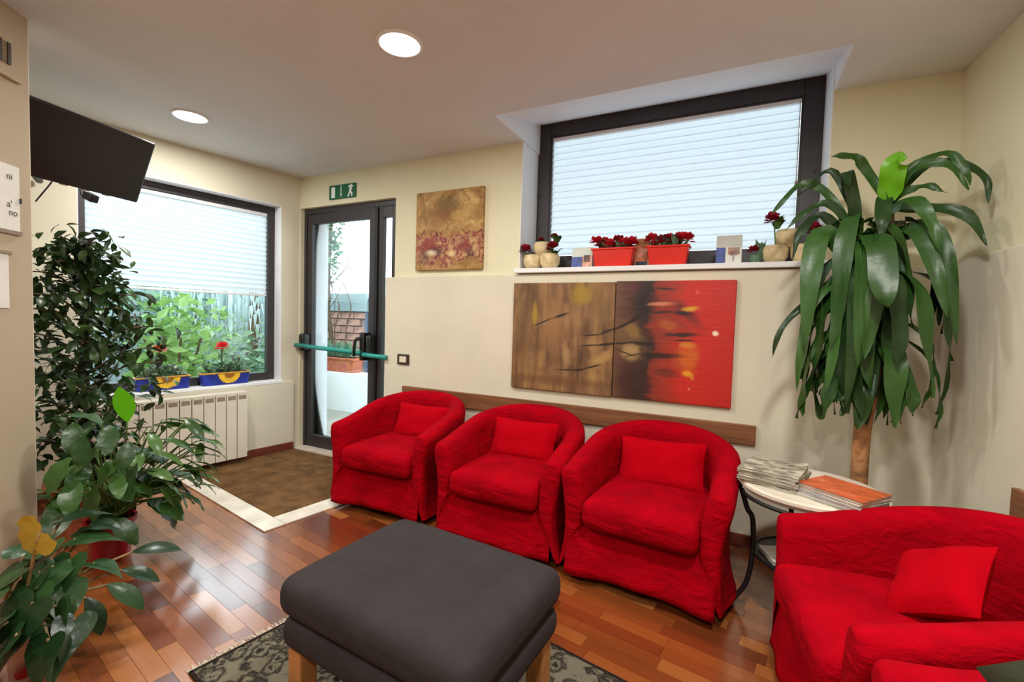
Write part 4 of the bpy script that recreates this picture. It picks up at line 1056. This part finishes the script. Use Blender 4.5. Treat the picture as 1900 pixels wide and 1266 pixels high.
# ================================================================ LEAFY PLANTS ON THE FLOOR
def leafy(name, label, loc, potspec, potmat, leaves, datas, stmat, origin_z, rad0=.04, seed=1, sr=.004):
    t = thing(name, label, 'potted plant', loc); r0, r1, h = potspec
    pot_mb(r0, r1, h).build('pot', potmat, t); MB().lathe([(r1*.9, h-.035), (r1*.9, h-.025)], 20).build('soil', M['soil'], t)
    r = random.Random(seed)
    xd = Matrix.Rotation(PA, 3, 'Z') @ Vector((1, 0, 0)); nr = Vector((-xd.y, xd.x, 0))
    for p, yaw, pitch, roll, s, k in leaves:
        p = Vector(p); q = p+Vector(loc)-PE
        if q.dot(xd) > -.13 and q.dot(nr) < .20 and name == 'leafy_houseplant': continue      # keep clear of the wall stub
        a = r.uniform(0, 2*PI); b0 = Vector((rad0*math.cos(a), rad0*math.sin(a), origin_z))
        o = inst('leaf', datas[k], t, p, (pitch, roll, yaw), (s, s, s)); stalk(t, b0, p, stmat, sr, .03)
    return t
r = random.Random(17)
PB = Vector((-2.93, .655, 0))
big = [leaf_mb(.21, .105, .9, .12, n=9, wave=.006, seed=i).data('leaf', M['poth'], True) for i in range(3)]
lan = [leaf_mb(.17, .062, .8, .2, n=8, wave=.003, seed=i).data('leaf', M['lance'], True) for i in range(2)]
brd = leaf_mb(.17, .085, .2, .15, n=8).data('leaf', M['bright'], True)
dat = big+lan+[brd]; LV = []
for i in range(74):
    a = r.uniform(0, 2*PI); rr = .30*math.sqrt(r.random()); z = r.uniform(.24, .62)*(1-.35*rr/.3)+.05
    p = Vector((rr*math.cos(a)*.95, rr*math.sin(a)*1.0-.06, z)); LV.append((p, a-PI/2+r.uniform(-.5, .5), r.uniform(-.5, .5)-(.3 if z < .35 else 0), r.uniform(-.3, .3), r.uniform(.7, 1.1), r.randrange(3)))
def at(px, py, d):  # point along a viewing ray at horizontal distance d, relative to the plant
    v = ray(px, py); return CAM+v*(d/math.hypot(v.x, v.y))
def yaw_to(dx, dy): return math.atan2(dy, dx)-PI/2
for px, py, d, k, s in ((330, 795, 2.95, 3, 1.0), (350, 812, 2.95, 4, 1.0), (318, 780, 3.0, 3, .9), (365, 830, 2.92, 4, .95), (300, 815, 2.9, 3, 1), (335, 850, 2.85, 4, 1.1), (320, 880, 2.8, 3, 1.1), (300, 860, 2.85, 4, 1), (345, 880, 2.85, 3, 1), (290, 890, 2.8, 4, 1), (275, 840, 2.85, 3, 1), (310, 905, 2.78, 4, .9), (330, 830, 2.95, 4, 1), (285, 790, 3.0, 3, .9), (360, 800, 2.98, 4, .8), (345, 905, 2.82, 3, .9), (300, 780, 3.0, 4, .9), (270, 870, 2.8, 3, 1)):
    p = at(px, py, d)-PB; LV.append((p, yaw_to(.45+r.uniform(-.3, .3), .9), r.uniform(-.5, .3), r.uniform(-.5, .3), s, k))
    LV.append((p+Vector((r.gauss(0, .04), r.gauss(0, .04), r.gauss(0, .04))), yaw_to(r.uniform(-.2, .8), r.uniform(-.3, 1)), r.uniform(-.9, .1), r.uniform(-.5, .5), s*.9, k))
LV.append((at(236, 782, 2.75)-PB, yaw_to(.3, -.2), 1.45, 0.1, 1.0, 5))
LV.append((at(188, 786, 2.72)-PB, yaw_to(-.81, -.586), .5, .1, 1.0, 0))
for px, py in ((150, 830), (205, 810), (225, 870), (135, 805), (165, 880), (240, 840), (185, 850), (130, 870), (215, 900), (180, 920), (140, 910), (255, 880)):
    LV.append((at(px, py-20, r.uniform(2.5, 2.65))-PB, yaw_to(.6+r.uniform(-.5, .4), -.5+r.uniform(-.3, .4)), r.uniform(-1.0, -.3), r.uniform(-.4, .4), r.uniform(.6, .82), r.randrange(3)))
leafy('leafy_houseplant', 'broad leaved houseplant in a dark red pot near the door mat', PB, (.075, .098, .20), M['redpot'], LV, dat, M['stalk'], .2, .05, 2, .0035)

# near plant at the bottom left
NB_ = Vector((-2.22, .25, 0))
hd = [heart_mb(.165, .135, .7, .2, .003, i).data('leaf', M['near'], True) for i in range(3)]
ld2 = [leaf_mb(.16, .07, .6, .2, n=8).data('leaf', M['near'], True)]
yl = heart_mb(.16, .19, .7, .12, .012, 2).data('leaf', leafmat('yellowing_heart_leaf', (150, 116, 28), (178, 142, 46), .5, .3), True)
LV = []; r = random.Random(23)
for px, py, d, k, s, yx, yy, pt in ((245, 1025, 2.35, 3, 1.05, .5, .9, .1), (225, 1058, 2.3, 3, .9, .6, .7, -.3), (200, 1085, 2.2, 3, 1.0, .6, .4, -.5), (175, 1045, 2.3, 0, .8, .7, .5, -.1), (160, 1110, 2.15, 3, .9, .5, .2, -.9), (110, 1170, 2.05, 0, 1.0, .6, -.2, -.7), (60, 1150, 2.1, 1, 1.0, .2, -.8, -.7),
        (20, 1130, 2.1, 2, 1.0, -.3, -.9, -.6), (70, 1090, 2.1, 0, 1.1, .3, -.8, -.9), (35, 1060, 2.15, 1, 1.0, -.1, -.9, -.5), (100, 1050, 2.2, 2, 1.0, .5, -.4, -.4), (120, 1090, 2.15, 0, .9, .7, -.1, -.6), (10, 1090, 2.1, 1, 1.0, -.5, -.7, -.3), (60, 1120, 2.05, 2, 1.1, .4, -.7, -1.0), (140, 1000, 2.35, 1, .9, .4, .6, .1), (115, 965, 2.4, 0, .95, .2, .8, .2), (170, 975, 2.4, 2, .8, .6, .5, .1),
        (90, 1190, 2.0, 2, .9, .4, -.6, -.9), (30, 1180, 2.0, 0, .9, -.2, -.8, -.8), (140, 1150, 2.05, 1, .85, .8, -.2, -.7), (45, 1030, 2.2, 2, .9, -.3, .2, .2), (95, 1010, 2.25, 1, 1.0, .2, -.7, -.7), (130, 1040, 2.2, 0, 1.0, .4, -.6, -.8), (75, 1060, 2.15, 2, 1.0, .1, -.9, -.9), (105, 1125, 2.1, 1, 1.0, .4, -.7, -1.1), (5, 1160, 2.05, 0, .9, -.3, -.8, -.9)):
    LV.append((at(px, py, d)-NB_, yaw_to(yx, yy), pt, r.uniform(-.3, .3), s, k))
Y_ = (-Vector(ROT.col[0])*.75-Vector(ROT.col[1])*.55).normalized(); Z_ = (CAM-at(50, 992, 2.05)).normalized(); Z_ = (Z_+Vector((0, 0, .2))).normalized(); X_ = Y_.cross(Z_).normalized(); Z_ = X_.cross(Y_)
ey = Matrix((X_, Y_, Z_)).transposed().to_euler()
LV.append((at(74, 990, 2.05)-NB_, ey.z, ey.x, ey.y, .78, 4))
t4 = leafy('trailing_houseplant', 'trailing plant with dark heart leaves and one yellow leaf, bottom left', NB_, (.085, .115, .17), mat('white_red_glazed_pot', (190, 160, 150), .35, .1, 5), LV, hd+ld2+[yl], M['stalk2'], .16, .05, 5, .005)
r = random.Random(3)
for k in range(9):
    a = k*2*PI/9; m = MB(); rr = .1085
    m.lathe([(.024, 0), (.016, .006), (.001, .007)], 10, Matrix.Translation((rr*math.cos(a), rr*math.sin(a), .05+.05*(k % 2))) @ Matrix.Rotation(a, 4, 'Z') @ Matrix.Rotation(PI/2+.12, 4, 'Y'))
    m.build('painted_flower', M['redpot'], t4)

# ================================================================ PLANTERS ON THE LEFT SILL
def blossom(mb, c, R_, n, rg, sz=.035):
    for i in range(n):
        a = rg.uniform(0, 2*PI); e = rg.uniform(-.2, 1.2); d = Vector((math.cos(a)*math.cos(e), math.sin(a)*math.cos(e), math.sin(e))); s = d.cross(Vector((0, 0, 1)))
        s = s.normalized() if s.length > .1 else Vector((1, 0, 0)); p = Vector(c)+d*R_*.2; q = Vector(c)+d*R_
        mb.add([p, p.lerp(q, .6)+s*sz/2, q, p.lerp(q, .6)-s*sz/2], [(0, 1, 2, 3)])
def sun_planter(label, y0, y1, fmat, fh, seed, green):
    L = y1-y0; t = thing('window_planter', label, 'planter', (XL-.045, (y0+y1)/2, W2Z0+.004), -PI/2)
    h, d = .105, .075   # local x along the sill, local -y to the room ... rotated so that +y looks into the room
    hx = L/2
    m = MB(); m.add([(-hx*.93, -d/2*.85, 0), (hx*.93, -d/2*.85, 0), (hx*.93, d/2*.85, 0), (-hx*.93, d/2*.85, 0), (-hx, -d/2, h), (hx, -d/2, h), (hx, d/2, h), (-hx, d/2, h)],
        [(3, 2, 1, 0), (0, 1, 5, 4), (1, 2, 6, 5), (2, 3, 7, 6), (3, 0, 4, 7), (4, 5, 6, 7)]); m.build('pot', M['blue'], t, bevel=.006)
    m = MB(); m.box(-hx-.004, hx+.004, -d/2-.004, d/2+.004, h-.012, h); m.build('rim', M['glazerim'], t, bevel=.003)
    for nm, R1, mt, yy in (('sunflower', .075, M['yellow'], .003), ('sunflower_centre', .034, M['sunbrown'], .0055)):
        n = 22; m = MB(); A_ = [(R1*(1+.10*(i % 2))*math.cos(PI+PI*i/n)*1.05, R1*(1+.10*(i % 2))*math.sin(PI+PI*i/n)) for i in range(n+1)]
        vs = []
        for yv in (d/2-.012, d/2+yy):
            for x, z in A_: vs.append((x-.02, yv-.0035*(1-(z+h-.012)/h)*1.0, z+h-.013))
        k = n+1; m.v = vs; m.f = [tuple(range(k)), tuple(reversed(range(k, 2*k)))]+[(i, k+i, k+i+1, i+1) for i in range(n)]+[(n, 2*k-1, k, 0)]
        m.build(nm, mt, t)
    rg = random.Random(seed); m = MB()
    leafcloud(m, (0, 0, h+.03), (hx*.85, .035, .05), 130, .05, rg)
    for k in range(3): tuft(m, (-hx*.6+k*hx*.6, 0, h-.01), 5, .02, .09, .02, rg, .7)
    tag(m.build('leaf_tuft', green, t), kind='stuff')
    m = MB(); m.tube([(0.02, 0, h-.01), (.025, 0, h+fh*.6), (.02, 0, h+fh)], .006, 6); m.build('flower_stem', M['stalk'], t)
    m = MB(); blossom(m, (.02, 0, h+fh), .062, 34, rg, .05); m.build('flower', fmat, t)
sun_planter('blue sunflower planter with a red flower on the left sill, nearer the door', 1.475, 1.84, M['coral'], .20, 3, M['gdark'])
sun_planter('blue sunflower planter with a salmon flower, half hidden by the ficus', 1.06, 1.40, M['pink'], .19, 4, M['garden1'])

# ================================================================ THINGS ON THE BACK WINDOW SILL
SZ = BZ0+.03
def ws(u, v): return wall(u, v, SZ)
def su(px, v): return onb(px, 480, v)[0]
def trough(label, pa, pb, seed):
    v = .07; ua, ub = su(pa, v-.05), su(pb, v-.05); hx = (ub-ua)/2; h = .125; d = .09
    t = thing('red_planter', label, 'planter', ws((ua+ub)/2, v), WANG, 'red planters on the window sill')
    m = MB(); m.add([(-hx*.85, -d/2*.8, 0), (hx*.85, -d/2*.8, 0), (hx*.85, d/2*.8, 0), (-hx*.85, d/2*.8, 0), (-hx, -d/2, h), (hx, -d/2, h), (hx, d/2, h), (-hx, d/2, h)],
        [(3, 2, 1, 0), (0, 1, 5, 4), (1, 2, 6, 5), (2, 3, 7, 6), (3, 0, 4, 7), (4, 5, 6, 7)]); m.build('pot', M['redplanter'], t, bevel=.006)
    m = MB(); m.box(-hx-.006, hx+.006, -d/2-.006, d/2+.006, h-.014, h); m.build('rim', M['redplanter'], t, bevel=.004)
    rg = random.Random(seed)
    for k in range(6):
        m = MB(); x = -hx*.85+k*hx*.34; blossom(m, (x, rg.uniform(-.02, .02), h+rg.uniform(.01, .04)), .056, 30, rg, .05); m.build('flower', M['flower' if (k+seed) % 4 else 'dkflower'], t)
    m = MB()
    for k in range(5): tuft(m, (-hx*.6+k*hx*.3, 0, h-.01), 6, .03, .075, .028, rg, .8)
    tag(m.build('leaf_tuft', M['gdark'], t), kind='stuff')
trough('bright red planter with red flowers on the high sill, left one', 1097, 1174, 1)
trough('bright red planter with flowers and leaves on the high sill, right one', 1199, 1277, 2)
def cups(label, pc, spots, seed, flowers):
    v = .075; uc = su(pc, v-.04); t = thing('cream_flower_pots', label, 'flower pot', ws(uc, v), WANG)
    for x, y, z, rr in spots:
        m = MB(); m.lathe([(rr*.62, 0), (rr*.95, rr*.55), (rr, rr*1.1), (rr*.86, rr*1.5), (rr*.78, rr*1.5), (rr*.72, rr*1.2)], 16, Matrix.Translation((x, y, z))); m.build('cup', M['cream'], t, smooth=True)
        m = MB(); m.lathe([(rr*.05, rr*.5), (rr*.5, rr*.9), (rr*.72, rr*1.3)], 10, Matrix.Translation((x, y, z))); m.build('moss', M['gdark'], t)
    rg = random.Random(seed)
    for x, y, z, s in flowers:
        m = MB(); m.tube([(x*.8, y, .06), (x, y, z)], .004, 5); m.build('flower_stem', M['stalk'], t)
        m = MB(); blossom(m, (x, y, z), s, 46, rg, .04); m.build('flower', M['dkflower'], t)
        m = MB(); tuft(m, (x+.02, y, z-.045), 5, .015, .06, .035, rg, .9); tag(m.build('leaf_tuft', M['poth'], t), kind='stuff')
    return t
cups('cluster of cream flower cups with red blooms, left end of the high sill', 1003, [(-.075, 0, 0, .068), (.055, -.005, 0, .07), (-.015, .035, .09, .068)], 5, [(-.125, -.02, .13, .055), (.085, -.03, .14, .055), (.065, .04, .23, .03), (-.03, .03, .21, .025)])
cups('cluster of cream flower cups with red blooms behind the dracaena leaves', 1466, [(-.07, 0, 0, .066), (.065, 0, 0, .066), (-.01, .035, .09, .066)], 9, [(-.085, -.02, .235, .06), (.10, -.02, .17, .055)])
u_ = su(1402, .05); t = thing('red_flower', 'single small red bloom with green leaves beside the folded card', 'flower', ws(u_, .07), WANG)
MB().lathe([(.022, 0), (.03, .03), (.028, .05), (.02, .045)], 12).build('pot', M['gdark'], t)
rg = random.Random(6); m = MB(); blossom(m, (-.01, 0, .07), .045, 36, rg, .03); m.build('flower', M['dkflower'], t)
m = MB(); tuft(m, (.02, 0, .04), 7, .012, .10, .034, rg, .25); tag(m.build('leaf_tuft', M['gdark'], t), kind='stuff')
# standing cards
def card(label, pa, pb, pyt, v, tilt, base, prints):
    ua, ub = su(pa, v), su(pb, v); zt = onb((pa+pb)/2, pyt, v)[1]; h = zt-SZ; w = ub-ua
    t = thing('greeting_card', label, 'card', ws(ua, v), WANG)
    m = MB(); m.box(0, w, 0, .003, 0, h); o = m.build('front_leaf', base, t); o.rotation_euler = (-tilt, 0, 0)
    m = MB(); m.box(0, w, 0, .003, 0, h*.98); k = m.build('back_leaf', M['paper'], t); k.location = (0, 2*h*math.sin(tilt), 0); k.rotation_euler = (tilt, 0, 0)
    for x0, x1, z0, z1, mt in prints:
        m = MB(); m.box(x0*w, x1*w, -.0012, .001, z0*h, z1*h); q = m.build('print', mt, o)
    return t
cB = mat('print_blue', (54, 70, 140), .5, .2, 30); cP = mat('print_skin', (206, 150, 126), .5, .15, 30); cO = mat('print_orange', (196, 122, 78), .5, .15, 20); cN = mat('print_navy', (40, 56, 84), .5, .1, 20); cR = mat('print_rose', (190, 70, 70), .5, .15, 30); cG = mat('print_grey', (190, 190, 182), .6, .03, 9); cS = mat('print_pale', (206, 214, 206), .6, .03, 9)
card('white and blue photo card at the left of the red planters', 1060, 1098, 458, .05, .16, cS, [(0, .55, 0, .55, cB), (.5, .98, 0, .6, cP), (.6, .9, .3, .62, cN)])
card('tall orange and brown card between the two red planters', 1177, 1204, 441, .12, .14, cO, [(.05, .95, .8, .98, P_['brownp']), (.2, .8, .35, .65, cP), (.1, .9, .02, .22, cN)])
card('grey folded card with blue and pink print on the high sill', 1328, 1376, 435, .05, .14, cG, [(0, .36, .02, .58, cB), (.40, .98, .02, .6, M['paper']), (.46, .92, .33, .58, cP), (.55, .82, .3, .46, cR), (.64, .72, .12, .3, cB)])

# ================================================================ SIDE TABLE WITH MAGAZINES
TB = Vector((-.075, 2.315, 0)); TZ = .575
tb = thing('side_table', 'round side table with black iron frame beside the armchair row', 'table', TB, math.radians(-25))
MB().lathe([(.03, TZ-.035), (.255, TZ-.03), (.272, TZ-.012), (.272, TZ), (.262, TZ+.006), (.0, TZ+.006)], 40).build('table_top', M['marble'], tb, smooth=False)
MB().tube([(.262*math.cos(2*PI*i/36), .262*math.sin(2*PI*i/36), TZ-.05) for i in range(36)], .008, 6, True).build('upper_ring', M['metal'], tb, smooth=True)
MB().tube([(.20*math.cos(2*PI*i/36), .20*math.sin(2*PI*i/36), .255) for i in range(36)], .008, 6, True).build('lower_ring', M['metal'], tb, smooth=True)
MB().lathe([(.0, .247), (.198, .247), (.198, .255), (.0, .255)], 30, cap=False).build('lower_shelf', M['metal'], tb)
for k in range(4):
    a = k*PI/2+PI/4; c, s = math.cos(a), math.sin(a)
    MB().tube(crom([(.262*c, .262*s, TZ-.045), (.235*c, .235*s, TZ-.13), (.212*c, .212*s, .40), (.205*c, .205*s, .255), (.225*c, .225*s, .11), (.285*c, .285*s, .008)], 5), .011, 8).build('leg', M['metal'], tb, smooth=True)
def mag(name, label, cat, loc, rz, w, d, h, cover, grp, curl=0.0):
    t = thing(name, label, cat, loc, rz, grp)
    m = MB(); m.box(-w/2+.002, w/2-.002, -d/2+.002, d/2-.002, .0008, h-.0008); m.build('pages', M['news'], t)
    def fn(a, b): return (-w/2+w*a, -d/2+d*b, h-.0008+curl*(a*b)**3)
    m = MB(); m.grid(fn, 8, 8); m.build('cover', cover, t, solid=.0012)
    m = MB(); m.box(-w/2, w/2, -d/2, d/2, 0, .001); m.build('back_cover', cover, t); return t
r = random.Random(2); ztop = TZ+.0065
z = ztop
NL = ('bottom newspaper of the grey pile on the left of the side table', 'second newspaper from the bottom of the grey pile on the side table', 'middle newspaper of the grey pile on the left of the side table', 'second newspaper from the top of the grey pile on the side table', 'crumpled grey newspaper on top of the left pile on the side table')
for i in range(5):
    mag('newspaper', NL[i], 'newspaper', (-.205+r.uniform(-.008, .008), 2.255+r.uniform(-.008, .008), z), math.radians(-9)+r.uniform(-.1, .1), .225, .22, .0125, M['cov_grey'], 'newspapers in the left pile', .016 if i == 4 else 0); z += .0135
z = ztop
for i, (cv, lb) in enumerate(((M['cov_white'], 'white magazine at the bottom of the right pile on the side table'), (M['cov_lilac'], 'lilac magazine in the middle of the right pile on the side table'), (M['cov_white'], 'pale magazine just under the orange one on the side table'), (M['cov_orange'], 'orange covered magazine on top of the right pile on the side table'))):
    mag('magazine', lb, 'magazine', (.025+.006*i+r.uniform(-.006, .006), 2.175+.006*i, z), math.radians(-28)+r.uniform(-.06, .06), .24, .20, .0115, cv, None); z += .0125
mag('magazine', 'open white paper lying on the lower shelf of the side table', 'magazine', (-.13, 2.28, .256), math.radians(30), .20, .15, .014, M['cov_white'], None, .03)
mag('magazine', 'grey magazine under the white paper on the lower shelf', 'magazine', (.06, 2.37, .256), math.radians(-20), .19, .14, .016, M['cov_grey'], None)
